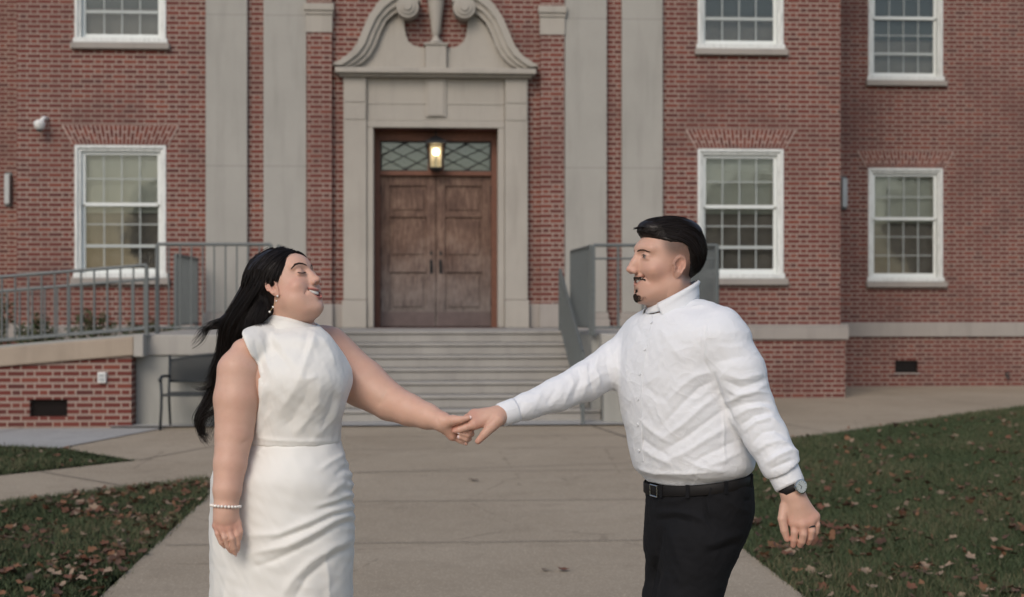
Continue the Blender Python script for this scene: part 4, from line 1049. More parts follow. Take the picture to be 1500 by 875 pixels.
M['dial'] = plain('pale_watch_dial', (.42, .46, .46), .15, .6)
M['nail'] = plain('pink_white_nail_polish', (.78, .62, .60), .2, .6, var=.04)

def hand_sdf(q, wrist, wr, knuckles, fingers, palm_r=.0125):
    """knuckles: world points; fingers: list of (points, radii) starting at a knuckle or at the palm for the thumb"""
    d = caps(q, wrist, np.mean(knuckles, 0)*.35+wrist*.65, wr, wr*.92)
    for k in knuckles: d = smin(d, caps(q, wrist+(k-wrist)*.2, k, wr*.72, palm_r), .014)
    for a, b in zip(knuckles[:-1], knuckles[1:]): d = smin(d, caps(q, a, b, palm_r*.86), .008)
    for i, (pts, rad) in enumerate(fingers):
        f = chain(q, pts, rad, .002); root = np.sqrt(((q-pts[0])**2).sum(-1))
        kk = .0015+.013*np.clip(1-root/.040, 0, 1) if i == len(fingers)-1 else .0015+.007*np.clip(1-root/.022, 0, 1)
        h = np.maximum(kk-np.abs(d-f), 0)/kk; d = np.minimum(d, f)-h*h*kk*.25
    return d
def PD(d0, *pts):
    """(px, py, offset_mm) -> world points around depth d0"""
    return [pp(a, b, d0+c/1000.0) for a, b, c in pts]
def bounds(pts, pad):
    A = np.array(pts); return A.min(0)-pad, A.max(0)+pad

def strands(name, guides, n, mat, parent, rad=.0013, seg=22, spread=.012, seed=1, clump=.5, curl=0.0, sides=3, wts=None, taper=True, lmin=.75):
    """guides: list of world polylines with the same number of points; strands are blends of neighbouring guides"""
    r = np.random.default_rng(seed); Gd = [np.array(g, float) for g in guides]
    def resamp(g, m=seg):
        t = np.concatenate([[0], np.cumsum(np.linalg.norm(np.diff(g, axis=0), axis=1))]); t /= t[-1]; s = np.linspace(0, 1, m)
        lin = np.stack([np.interp(s, t, g[:, k]) for k in range(3)], 1)
        for _ in range(3): lin[1:-1] = lin[1:-1]*.5+(lin[:-2]+lin[2:])*.25
        return lin
    Rg = [resamp(g) for g in Gd]; V = []; F = []; cnt = 0; s = np.linspace(0, 1, seg)[:, None]
    for k in range(n):
        i = r.integers(0, len(Rg)-1) if wts is None else r.choice(len(Rg)-1, p=wts); f = r.random()
        if clump: f = f*(1-clump*.5)+clump*.5*round(f)
        c = Rg[i]*(1-f)+Rg[i+1]*f; o = r.normal(size=3)*spread; o2 = r.normal(size=3)*spread*.8
        c = c+o*(.35+.65*s)+o2*s*s
        if curl: c = c+curl*np.sin(s*r.uniform(8, 14)+r.uniform(0, 6.28))*r.normal(size=3)*s*.6
        L = r.uniform(lmin, 1.0); m = max(5, int(seg*L)); c = c[:m]
        t = np.gradient(c, axis=0); t /= np.linalg.norm(t, axis=1)[:, None]+1e-9
        a = np.cross(t, r.normal(size=3)); a /= np.linalg.norm(a, axis=1)[:, None]+1e-9; b = np.cross(t, a)
        rr = rad*r.uniform(.7, 1.4)*((1-np.linspace(0, 1, m)**3*.85) if taper else np.ones(m)); 
        for q in range(sides):
            an = 2*math.pi*q/sides; V.append(c+(a*math.cos(an)+b*math.sin(an))*rr[:, None])
        for j in range(m-1):
            for q in range(sides):
                q2 = (q+1) % sides; F.append((cnt+q*m+j, cnt+q2*m+j, cnt+q2*m+j+1, cnt+q*m+j+1))
        cnt += m*sides
    return to_obj(name, [(np.concatenate(V).astype(f4), np.array(F))], mat, parent)
def ribbon(mb, pts, w, thick, normal=(0, -1, 0)):
    """strip following pts, width w measured across, facing normal"""
    nv = Vector(normal); m = len(pts); P_ = [Vector(p) for p in pts]; vs = []
    for i, p in enumerate(P_):
        t = (P_[min(i+1, m-1)]-P_[max(i-1, 0)]).normalized(); s = t.cross(nv).normalized()*w/2; n = nv.normalized()*thick
        vs += [p-s, p+s, p+s+n, p-s+n]
    fs = [(0, 3, 2, 1), (4*m-4, 4*m-3, 4*m-2, 4*m-1)]
    for i in range(m-1):
        for k in range(4):
            j = (k+1) % 4; fs.append((4*i+k, 4*i+j, 4*i+4+j, 4*i+4+k))
    return mb.add(vs, fs)
def sph(mb, c, r, n=10):
    return mb.lathe((c[0], c[1], c[2]), [(r*math.sin(math.pi*k/n), -r*math.cos(math.pi*k/n)) for k in range(0, n+1)], n+2)
def smooth_obj(o):
    o.data.polygons.foreach_set('use_smooth', [True]*len(o.data.polygons)); return o
def mkbvh(v, f):
    from mathutils.bvhtree import BVHTree
    return BVHTree.FromPolygons(v.tolist(), f.tolist())
def snap(bv, w, out=.0006):
    loc, nr, _, _ = bv.find_nearest(Vector([float(k) for k in w])); return np.array(loc+nr*out, f4)
def brow(H, pts, parent, name, mat, n=60, th=.16, seed=0, bv=None):
    r = random.Random(seed); mb = MB(); P_ = [Vector(p) for p in pts]
    for k in range(n):
        f = k/(n-1)*(len(P_)-1); i = min(int(f), len(P_)-2); c = P_[i].lerp(P_[i+1], f-i); t = (P_[i+1]-P_[i]).normalized()
        w = th*math.sin(math.pi*min(1, (k+2)/(n+2)*.93+.07))**.5
        for j in range(4):
            o = Vector((0, .05+.05*r.random(), r.uniform(-w, w))); a = c+o; b = a+t*.5+Vector((0, .03, r.uniform(-.05, .12)))
            mb.tube([tuple(snap(bv, from_head(a, H))), tuple(snap(bv, from_head(b, H), .0012))], [.0005, .0001], 3)
    return mb.build(name, mat, parent)
def trow(py, L, Rr, rot, ratio, d=4.0):
    w = (Rr-L)/2*d/FPX; c, s = math.cos(rot), math.sin(rot); b = w/math.sqrt((ratio*c)**2+s*s); q = pp((L+Rr)/2, py, d)
    return (q[2], q[0], q[1], b*ratio, b, rot)

# ================================================================ THE WOMAN
WD = 4.0
wq = pp(420, 700, WD)
woman = empty('person', (float(wq[0]), float(wq[1]), 0), 'laughing woman with long black windblown hair in a sleeveless ivory dress', 'person')
WSK = (.64, .40, .305)
HW = head_frame(418, 427.5, 3.99, R(-25), R(28), (.97, 1.0, .98), roll=R(4))
W_sh_n, W_el_n, W_wr_n = pp(352, 522, 3.87), pp(343, 634, 3.83), pp(331, 742, 3.79)
W_sh_f, W_el_f, W_wr_f = pp(483, 522, 4.13), pp(571, 588, 4.04), pp(646, 617, 3.93)
wr_rot = R(-50)
WT = [trow(*r) for r in ((478, 388, 470, wr_rot, 1.35, 4.0), (492, 356, 486, wr_rot, 1.55, 4.0), (512, 344, 499, wr_rot, 1.5, 4.0), (535, 340, 508, wr_rot, 1.3, 3.98),
      (560, 338, 511, wr_rot, 1.25, 3.97), (590, 338, 507, wr_rot, 1.25, 3.98), (620, 338, 501, wr_rot, 1.25, 3.99), (648, 334, 500, wr_rot, 1.25, 4.0),
      (690, 312, 513, wr_rot, 1.25, 4.0), (750, 308, 519, wr_rot, 1.2, 4.0), (820, 312, 515, wr_rot, 1.2, 4.0), (880, 330, 500, wr_rot, 1.2, 4.0))]
def shrink(rows, m): return [(r[0], r[1], r[2], r[3]-m, r[4]-m, r[5]) for r in rows]
WTs = shrink(WT, .014)
def w_neck(q): return caps(q, pp(420, 448, 4.0), pp(428, 496, 4.01), .064, .070)
def w_armN(q):
    d = chain(q, [pp(358, 516, 3.89), pp(349, 542, 3.87), pp(347, 585, 3.86), pp(343, 636, 3.84), pp(337, 680, 3.815), pp(333, 718, 3.795), W_wr_n, pp(330, 756, 3.79)],
              [.038, .0555, .0625, .0510, .0440, .0375, .0310, .030], .008)
    return d
def w_armF(q):
    d = chain(q, [pp(477, 512, 4.10), pp(500, 538, 4.10), pp(532, 562, 4.08), pp(571, 589, 4.04), pp(600, 601, 4.0), pp(626, 610, 3.96), W_wr_f],
              [.060, .074, .069, .053, .0445, .036, .0265], .008)
    return smin(d, caps(q, pp(440, 500, 4.05), pp(482, 513, 4.10), .05, .058), .04)
def w_body(q):
    d = loft(q, WTs); d = smin(d, w_neck(q), .03); d = smin(d, w_armN(q), .02); d = smin(d, w_armF(q), .03)
    for sx, dd in ((385, 4.07), (450, 3.95)):
        d = smin(d, chain(q, [pp(sx, 860, dd), pp(sx+3, 1010, dd), pp(sx-2, 1130, dd), pp(sx, 1195, dd)], [.10, .062, .045, .036], .03), .05)
        d = smin(d, chain(q, [pp(sx, 1200, dd), pp(sx+45, 1214, dd-.03), pp(sx+75, 1216, dd-.05)], [.033, .026, .018], .02), .02)
    return d
def w_headneck(q): return smin(head_sdf(to_head(q, HW), True)/100.0, w_neck(q), .022)
# near hand, hanging
B = 3.785
wk = PD(B, (343.5, 770, -4), (334.5, 774, -12), (325, 774, -12), (316.5, 770, -4))
wf = [(PD(B, (343.5, 770, -4), (347.5, 784, -10), (348.5, 797, -6), (348.5, 805, 0)), [.0090, .0080, .0073, .0060]),
      (PD(B, (334.5, 774, -12), (339.5, 789, -20), (342.5, 803, -12), (344.5, 811, -4)), [.0092, .0083, .0075, .0062]),
      (PD(B, (325, 774, -12), (329, 788, -20), (334, 801, -12), (338, 808, -4)), [.0090, .0080, .0073, .0060]),
      (PD(B, (316.5, 770, -4), (318.5, 782, -10), (324, 795, -6), (329, 801, 2)), [.0082, .0074, .0067, .0056]),
      (PD(B, (342, 752, 4), (348.5, 766, 2), (351.5, 779, -2), (351, 789, -2)), [.0125, .0098, .0088, .0066])]
def w_handN(q): return smin(w_armN(q), hand_sdf(q, pp(331, 748, B), .0275, wk, wf, .0095), .012)
# far hand, holding
B2 = 3.92
vk = PD(B2, (668, 624, 18), (667, 630, 20), (665, 635, 18), (662, 639, 12))
vf = [(PD(B2, (668, 624, 18), (684, 626, 24), (691, 629, 6), (688, 632, -8), (681, 631, -17)), [.009, .0083, .0078, .0072, .0060]),
      (PD(B2, (667, 630, 20), (684, 632, 24), (691, 636, 6), (685, 638, -10), (674, 635, -19)), [.0092, .0086, .008, .0074, .0062]),
      (PD(B2, (665, 635, 18), (680, 640, 22), (687, 643, 6), (682, 644, -8), (673, 641, -17)), [.009, .0083, .0078, .0072, .0060]),
      (PD(B2, (662, 639, 12), (674, 646, 16), (682, 649, 6), (682.5, 650, -4)), [.0082, .0075, .0068, .0056]),
      (PD(B2, (654, 618, -4), (664, 616, -18), (675, 615, -25), (686, 612.5, -25)), [.0185, .0150, .0105, .0074])]
def w_handF(q): return smin(w_armF(q), hand_sdf(q, pp(648, 618, 3.925), .0225, vk, vf, .012), .012)

def color_hand(V, base, nails=None, tips=()):
    C = np.tile(np.array(base, f4), (len(V), 1))
    for p in tips:
        g = np.exp(-((V-p)**2).sum(1)/(2*.012**2))[:, None]*.4; C = C*(1-g)+np.array((.55, .21, .16), f4)*g
    return C
ch = []; cc = []
v, f = mesh_sdf(w_headneck, *bounds([from_head((-9, -12, -13), HW), from_head((9, 14, 14), HW), from_head((9, -12, 14), HW), from_head((-9, 14, -13), HW), pp(428, 500, 4.0)], .04), .0022)
ch.append((v, f)); cc.append(head_color(to_head(v, HW), True, WSK)); bvW = mkbvh(v, f)
lo, hi = bounds([pp(352, 495, 3.9), W_el_n, pp(331, 738, 3.79)], .085); v, f = mesh_sdf(w_handN, *bounds([pp(358, 478, 3.9), W_el_n, pp(331, 812, 3.79)], .075), .003)
N = vnormals(v, f); v = folds(v, N, [([(372, 640), (352, 652)], 2.5, -.002)]); ch.append((v, f)); cc.append(color_hand(v, WSK, tips=[*wk, W_el_n]))
v, f = mesh_sdf(w_handF, *bounds([pp(478, 500, 4.1), W_el_f, pp(692, 650, 3.92)], .09), .0028)
N = vnormals(v, f); v = folds(v, N, [([(566, 568), (560, 584), (552, 596)], 4.0, -.003), ([(640, 612), (643, 622)], 2, -.0015)])
ch.append((v, f)); cc.append(color_hand(v, WSK, tips=[*vk, W_el_f]))
v, f = mesh_sdf(w_body, *bounds([pp(300, 470, 4.0), pp(520, 1225, 4.0), pp(420, 800, 3.7), pp(420, 800, 4.3)], .12), .012)
V2 = v.copy(); N = vnormals(v, f)
hid = (V2[:, 2] < 1.50-0*V2[:, 0]); v = v-N*.003*hid[:, None]     # the hidden low-detail part stays just under the fine one
ch.append((v, f)); cc.append(color_hand(v, WSK))
to_obj('body', ch, M['skin'], woman, cc)

# teeth, lashes, brows
def teeth(H, fem, parent, open_):
    P = face_prm(fem); mb = MB(); V = []; n = 41
    for k in range(n):
        x = (k/(n-1)-.5)*(4.5 if fem else 3.9); zt = P['zu']+.12+P['cv']*x*x; yb = P['yl']-(.24 if fem else .14)-.17*x*x; g_ = abs(math.cos(math.pi*x/.62)); h = (1.12-.045*x*x-.10*(1-g_)**3)*open_*P['hz']/.95
        V += [tuple(from_head((x, yb, zt), H)), tuple(from_head((x, yb-.06+.05*g_, zt-h*.6), H)), tuple(from_head((x, yb-.16, zt-h), H)), tuple(from_head((x, yb-.5, zt-h), H)), tuple(from_head((x, yb-.5, zt), H))]
    F = [(k*5+a, k*5+5+a, k*5+5+(a+1) % 5, k*5+(a+1) % 5) for k in range(n-1) for a in range(5)]
    mb.add(V, F); return mb.build('teeth', M['teeth'], parent, smooth=True)
teeth(HW, True, woman, 1.0)
lash = MB()
for s in (-1, 1):
    arc = [(s*(1.95+2.5*t), 9.08-.95*t*t-.02, 1.25-.5*math.sin(math.pi*t)*.8+.1*t) for t in [k/10 for k in range(11)]]
    for k, p in enumerate(arc[:-1]):
        lash.tube([tuple(snap(bvW, from_head(p, HW))), tuple(snap(bvW, from_head(arc[k+1], HW)))], .0011, 5)
    for k in range(22):
        t = .1+.9*k/21; i = min(int(t*10), 9); p = Vector(arc[i]).lerp(Vector(arc[i+1]), t*10-i)
        lash.tube([tuple(from_head(p, HW)), tuple(from_head(p+Vector((s*.16*t, .42, -.30)), HW)), tuple(from_head(p+Vector((s*.3*t, .72, -.34)), HW))], [.0006, .0004, .0001], 3)
lash.build('eyelashes', M['stubble'], woman)
for s in (-1, 1): brow(HW, [(s*1.2, 9.9, 2.9), (s*2.3, 9.7, 3.45), (s*3.5, 9.1, 3.85), (s*4.5, 8.3, 3.7), (s*5.4, 7.3, 3.0)], woman, 'eyebrow', M['stubble'], 120, .21, 3, bvW)

# hair: close cap on the skull, dense mass blown back, many wavy strands
def w_cap(q):
    h = to_head(q, HW); x, y, z = h[:, 0], h[:, 1], h[:, 2]
    d = smin(ell(h, (0, -1.6, 4.5), (8.3, 10.1, 8.9)), ell(h, (0, -5.0, -1.0), (6.4, 6.0, 7.5)), 3.0)
    hl = 5.1+3.6*np.clip(z-1.0, -4, 6)/7.0-.035*np.clip(np.abs(x), 0, 7)**2*1.1      # hairline: forward limit per height
    hl = np.where(z < 4.0, np.minimum(hl, 1.2+.95*np.clip(z+1.5, 0, 6)), hl)
    d = smax(d, y-hl, 1.2)
    d = smax(d, -(z+6.5), 1.5)
    part = np.exp(-((x-.5)/.25)**2)*(z > 6)*.35
    g = .10*np.sin(x*7+1.5*np.sin(y*.8)+z*1.1)+.08*np.sin(x*15+y*1.3)
    return (d+part+g*.6)/100.0
def mass(q, pts, rad, k=.03, g=.003):
    d = chain(q, pts, rad, k); n = np.sin(q[:, 0]*420+q[:, 2]*260+3*np.sin(q[:, 2]*30))*.5+np.sin(q[:, 0]*210-q[:, 2]*130+2*np.sin(q[:, 0]*50))
    return d+g*n*.5
def w_mass(q):
    a = mass(q, [pp(404, 408, 4.04), pp(380, 430, 4.06), pp(362, 458, 4.06), pp(345, 488, 4.06), pp(334, 520, 4.07), pp(330, 560, 4.08), pp(331, 600, 4.08)], [.060, .052, .042, .034, .024, .014, .008])
    b = mass(q, [pp(404, 425, 4.0), pp(382, 450, 3.985), pp(364, 478, 4.0), pp(348, 500, 4.03)], [.046, .042, .034, .02])
    c = mass(q, [pp(360, 455, 4.05), pp(338, 470, 4.05), pp(315, 478, 4.04)], [.035, .020, .008])
    return smin(smin(a, b, .02), c, .015)
c1 = mesh_sdf(w_cap, *bounds([from_head((-10, -14, -9), HW), from_head((10, 11, 15), HW), from_head((10, -14, 15), HW), from_head((-10, 11, -9), HW)], .03), .0035)
c2 = mesh_sdf(w_mass, *bounds([pp(300, 400, 4.0), pp(430, 620, 4.1), pp(360, 500, 3.9)], .05), .0045)
hair = to_obj('hair', [c1, c2], M['hair'], woman)
def hp(*p): return from_head(p, HW)
bvC = mkbvh(*c1)
def SN(Gs_, k, bv, out=.0015): return [[snap(bv, p, out) if i < k else np.array(p) for i, p in enumerate(g)] for g in Gs_]
G1 = [ # from the parting over the near side, back and down the blown lock
 [hp(.6, 8.6, 8.6), hp(3.8, 7.2, 8.4), hp(6.6, 3.6, 5.4), hp(8.0, -.5, 2.4), hp(8.2, -5, -1.5), pp(385, 448, 3.95), pp(366, 474, 3.96), pp(345, 492, 4.0), pp(322, 508, 4.03), pp(313, 540, 4.05), pp(312, 580, 4.05), pp(300, 606, 4.04), pp(294, 640, 4.03)],
 [hp(.6, 7.6, 10.0), hp(4.6, 5.6, 9.6), hp(7.6, 1.5, 6.6), hp(8.6, -4, 3.4), hp(8.0, -8.5, 0), pp(368, 438, 3.97), pp(350, 466, 3.98), pp(333, 492, 4.0), pp(319, 520, 4.03), pp(317, 552, 4.05), pp(305, 578, 4.05), pp(291, 604, 4.04), pp(300, 632, 4.03)],
 [hp(.6, 5, 12.0), hp(4.6, 3, 11.4), hp(7.6, -2, 8.6), hp(8.0, -7, 5.6), hp(6.5, -11.5, 2.0), pp(359, 432, 3.99), pp(345, 458, 4.0), pp(330, 488, 4.02), pp(322, 520, 4.04), pp(324, 556, 4.06), pp(322, 590, 4.06), pp(306, 618, 4.05), pp(303, 648, 4.04)],
 [hp(.6, 1, 13.3), hp(4.0, -1, 12.6), hp(6.2, -5.5, 10.0), hp(5.5, -10, 6.8), hp(3.6, -13.0, 2.0), pp(352, 430, 4.04), pp(339, 456, 4.05), pp(326, 480, 4.06), pp(330, 520, 4.07), pp(333, 560, 4.08), pp(328, 600, 4.08), pp(316, 630, 4.07), pp(305, 655, 4.06)],
 [hp(.4, -3, 13.3), hp(1.5, -6.5, 12.2), hp(2.0, -10.0, 9.0), hp(1.0, -12.6, 4.6), pp(366, 418, 4.07), pp(348, 444, 4.08), pp(336, 472, 4.09), pp(334, 500, 4.10), pp(340, 530, 4.10), pp(342, 570, 4.10), pp(336, 600, 4.10), pp(325, 625, 4.09), pp(318, 648, 4.08)]]
G1 = SN(G1, 5, bvC)
def WV(Gs_, k=5, a=.013): return [[p+np.array((a*math.sin(p[2]*46+i*.3), .4*a*math.cos(p[2]*40), 0), f4)*min(1, (i-k+1)/3) if i >= k else p for i, p in enumerate(g)] for g in Gs_]
h1 = strands('hair_strand', WV(G1), 2000, M['hair'], hair, .00065, 34, .0075, 3, .5, .006, lmin=.48)
G2 = [[hp(6.9, .6, 5.0), hp(7.9, -1.4, 1.6), hp(8.2, -2.6, -1.5), pp(392, 447, 3.925), pp(389, 458, 3.915), pp(387, 468, 3.91), pp(391, 473, 3.90)],
      [hp(7.2, -.2, 6.0), hp(8.4, -3.0, 1.8), pp(386, 440, 3.925), pp(383, 452, 3.915), pp(378, 464, 3.91), pp(377, 474, 3.905), pp(384, 477, 3.895)],
      [hp(7.4, -1.5, 7.0), hp(8.6, -4.5, 2.4), pp(379, 440, 3.935), pp(373, 454, 3.925), pp(365, 470, 3.92), pp(363, 480, 3.915), pp(371, 486, 3.90)],
      [hp(7.4, -3, 8.0), hp(8.6, -6.5, 3.0), pp(371, 440, 3.95), pp(362, 457, 3.94), pp(352, 476, 3.94), pp(347, 488, 3.94), pp(344, 500, 3.96)],
      [hp(7.0, -5, 9.0), hp(8.0, -8.5, 3.5), pp(363, 440, 3.965), pp(352, 460, 3.965), pp(341, 482, 3.97), pp(334, 500, 3.99), pp(330, 520, 4.0)]]
strands('hair_strand', WV(SN(G2, 3, bvC), 4, .005), 1250, M['hair'], hair, .0006, 26, .0045, 4, .4, .003)
G8 = [[snap(bvC, hp(2, -3, 14)), snap(bvC, pp(380, 384, 3.97)), pp(364, 408, 3.975), pp(351, 434, 3.98), pp(338, 456, 3.99), pp(325, 482, 4.0), pp(319, 510, 4.02), pp(313, 540, 4.03), pp(302, 566, 4.04), pp(300, 590, 4.04)],
      [snap(bvC, hp(4, -4, 12)), snap(bvC, pp(384, 395, 3.94)), pp(369, 420, 3.945), pp(354, 444, 3.95), pp(341, 466, 3.96), pp(332, 490, 3.98), pp(325, 520, 4.0), pp(318, 550, 4.02), pp(316, 580, 4.03), pp(304, 610, 4.03)],
      [snap(bvC, hp(5, -5, 10)), snap(bvC, pp(388, 410, 3.92)), pp(374, 432, 3.925), pp(360, 454, 3.93), pp(347, 474, 3.94), pp(337, 496, 3.96), pp(331, 520, 3.99), pp(326, 552, 4.01), pp(322, 590, 4.03), pp(310, 622, 4.03)]]
strands('hair_strand', WV(G8, 4), 1250, M['hair'], hair, .0006, 30, .0055, 14, .4, .004, lmin=.45)
# flyaway wisps to the left
for k, g in enumerate(([(372, 448), (345, 464), (318, 470), (296, 478), (282, 492), (275, 508)], [(368, 450), (340, 470), (312, 476), (300, 486), (288, 504), (278, 513)], [(372, 452), (340, 466), (312, 468), (300, 474), (290, 484), (285, 492)])):
    pass
G3 = [[pp(a, b, 4.0+.01*j) for j, (a, b) in enumerate(g)] for g in ([(376, 440), (350, 462), (322, 468), (300, 476), (290, 492), (276, 506)], [(372, 446), (342, 470), (314, 474), (302, 486), (294, 502), (270, 514)], [(376, 452), (345, 476), (318, 482), (296, 480), (285, 496), (280, 512)])]
strands('hair_strand', WV(G3, 1, .004), 64, M['hair'], hair, .0009, 24, .0045, 5, .7, .003)
G4 = [[pp(a, b, 4.02) for a, b in g] for g in ([(322, 520), (316, 545), (308, 562), (294, 570), (282, 566)], [(324, 530), (318, 556), (306, 568), (296, 572), (278, 563)])]
strands('hair_strand', G4, 22, M['hair'], hair, .0010, 20, .004, 6, .7, .003)
G5 = [[pp(a, b, 4.03) for a, b in g] for g in ([(318, 548), (308, 566), (298, 588), (292, 612), (296, 634), (302, 652)], [(320, 560), (313, 580), (300, 598), (294, 620), (293, 640), (300, 654)], [(330, 600), (318, 606), (304, 612), (297, 628), (299, 640), (306, 646)])]
strands('hair_strand', WV(G5, 1, .010), 200, M['hair'], hair, .0009, 26, .006, 7, .7, .006)
# little front lock over the temple
G6 = [[hp(.8, 8.9, 8.0), hp(3.4, 8.6, 7.2), hp(5.6, 6.5, 5.2), hp(6.9, 4.2, 2.6), hp(7.4, 2.4, .2)], [hp(.8, 8.2, 9.2), hp(4.2, 7.4, 8.2), hp(6.8, 4.4, 5.6), hp(7.8, 1.6, 2.4), hp(8.0, -.4, -.6)]]
strands('hair_strand', SN(G6, 5, bvC), 260, M['hair'], hair, .0008, 20, .0025, 8, .5, .0015)
G7 = [[hp(.2, 8.9, 8.3), hp(-2.5, 8.9, 7.3), hp(-5, 7.4, 5.4), hp(-7, 4.5, 2.5), hp(-7.8, 0, -1)], [hp(.2, 7.8, 9.8), hp(-3.5, 7.0, 9.0), hp(-6.5, 4.0, 6.6), hp(-8.2, 0, 3.0), hp(-8.2, -5, -1)]]
strands('hair_strand', SN(G7, 5, bvW, .0045), 420, M['hair'], hair, .0008, 20, .003, 9, .5, .0015)

# dress: bodice, collar, skirt
def w_bod(q):
    d = loft(q, WT); d = smin(d, ell(q, pp(446, 556, 3.90), (.075, .07, .062)), .05); d = smin(d, ell(q, pp(482, 552, 3.98), (.06, .06, .06)), .04)
    # shoulder yoke over the near shoulder up to the collar
    d = smin(d, caps(q, pp(400, 487, 3.97), pp(360, 514, 3.885), .044, .0545), .02)
    A_, B_ = pp(351, 484, 3.85), pp(382, 553, 3.85); ux, uz = B_[0]-A_[0], B_[2]-A_[2]; L_ = math.hypot(ux, uz)
    left = ((q[:, 0]-A_[0])*uz-(q[:, 2]-A_[2])*ux)/L_          # negative on the torso side
    reg = np.maximum(np.maximum(-left, B_[2]-q[:, 2]), q[:, 1]-3.97)
    d = smax(d, -reg, .006)
    low = chain(q, [pp(346, 547, 3.85), pp(347, 585, 3.855), pp(343, 636, 3.84)], [.060, .0645, .055], .008); d = smax(d, -low, .006)
    d = smax(d, -(w_armF(q)-.003), .006)
    zw = pp(430, 647, 4.0)[2]-.0*q[:, 0]; zt = pp(430, 474, 4.0)[2]
    return smax(smax(d, zw-q[:, 2], .006), q[:, 2]-zt-.02*np.sin(q[:, 0]*0), .01)
v, f = mesh_sdf(w_bod, *bounds([pp(335, 470, 4.0), pp(515, 650, 4.0), pp(420, 560, 3.78), pp(420, 560, 4.2)], .03), .0035)
N = vnormals(v, f)
v = folds(v, N, [([(462, 486), (456, 505), (448, 528), (440, 552)], 4.5, .008), ([(452, 484), (447, 508), (438, 530)], 3.5, -.005), ([(394, 480), (410, 505), (436, 538)], 5, .006), ([(388, 486), (402, 512), (424, 540)], 4, -.005),
    ([(380, 492), (388, 520), (396, 545)], 3.2, .006), ([(373, 497), (380, 525), (387, 550)], 3, -.005), ([(437, 545), (447, 556), (466, 552)], 4, .006), ([(441, 548), (436, 562), (424, 582), (404, 612)], 6, .006), ([(452, 560), (446, 585), (430, 612), (412, 634)], 7, -.005),
    ([(470, 558), (466, 590), (450, 615), (430, 638)], 6, .006), ([(386, 560), (382, 595), (376, 625)], 4, .005), ([(392, 572), (390, 605), (384, 636)], 4, -.004), ([(500, 560), (496, 590), (484, 620)], 5, .005), ([(490, 570), (484, 600), (470, 630)], 4, -.004),
    ([(470, 492), (482, 512), (492, 536)], 3.5, .005), ([(384, 545), (384, 565)], 3, -.004), ([(366, 640), (400, 645), (440, 647), (500, 646)], 2.5, .004), ([(400, 600), (384, 622), (372, 640)], 4, .005), ([(500, 600), (480, 622), (462, 640)], 4, .004)], ws=1.15, hs=.85)
v = v+N*(wnoise(v, .09, 4)*.0016)[:, None]
bod = to_obj('dress_bodice', [(v, f)], M['satin'], woman)
# collar band
def ring_band(cx, cy_, d, rx, rdep, tilt, h, th, name, mat, parent, n=64, lean=0.0, wav=0.0, fl=1.05):
    """cx, cy: centre of the top edge in the photograph"""
    C = pp(cx, cy_, d); V = []; m = 7
    for k in range(n):
        a = 2*math.pi*k/n; ca, sa = math.cos(a), math.sin(a)
        for j in range(m):
            t = j/(m-1); s = 1+(fl-1)*t
            x = ca*rx*s+lean*t; y = sa*rdep*s; z = -h*t-ca*tilt*(1-t*.35)+wav*math.sin(3*a+4*t)
            bul = th*math.sin(math.pi*t)*.6
            V.append((C[0]+x+ca*bul, C[1]+y+sa*bul, C[2]+z))
        for j in range(m-1, -1, -1):
            t = j/(m-1); s = 1+(fl-1)*t
            x = ca*(rx*s-th)+lean*t; y = sa*(rdep*s-th); z = -h*t-ca*tilt*(1-t*.35)+wav*math.sin(3*a+4*t)
            V.append((C[0]+x, C[1]+y, C[2]+z))
    mm = 2*m; F = []
    for k in range(n):
        k2 = (k+1) % n
        for j in range(mm): F.append((k*mm+j, k*mm+(j+1) % mm, k2*mm+(j+1) % mm, k2*mm+j))
    mb = MB(); mb.add(V, F); return mb.build(name, mat, parent, smooth=True)
ring_band(429, 467, 4.0, .0725, .070, .018, .036, .006, 'collar', M['satin'], bod, lean=-.002, wav=.002, fl=1.10)
ring_band(429.5, 471, 4.0, .0765, .074, .018, .034, .006, 'collar', M['satin'], bod, lean=-.003, wav=.003, fl=1.16)

WS = [trow(*r) for r in ((644, 337, 500, wr_rot, 1.25, 4.0), (660, 330, 505, wr_rot, 1.25, 4.0), (690, 311, 514, wr_rot, 1.22, 4.0), (725, 307, 518, wr_rot, 1.2, 4.0), (760, 306, 520, wr_rot, 1.2, 4.0),
      (800, 306, 519, wr_rot, 1.2, 4.0), (850, 306, 518, wr_rot, 1.2, 4.0), (900, 305, 517, wr_rot, 1.2, 4.0), (1000, 303, 520, wr_rot, 1.1, 4.0), (1100, 302, 523, wr_rot, 1.0, 4.0), (1192, 300, 526, wr_rot, 1.0, 4.0))]
def w_skirt(q):
    d = loft(q, WS); d = smin(d, ell(q, pp(440, 705, 3.93), (.10, .11, .085)), .05)
    zb = pp(420, 1190, 4.0)[2]; inner = d+.004; d = np.where(q[:, 2] < zb+.25, np.maximum(d, -inner), d)
    return d
v, f = mesh_sdf(w_skirt, *bounds([pp(300, 640, 4.0), pp(526, 1192, 4.0), pp(420, 900, 3.75), pp(420, 900, 4.25)], .04), .005)
N = vnormals(v, f)
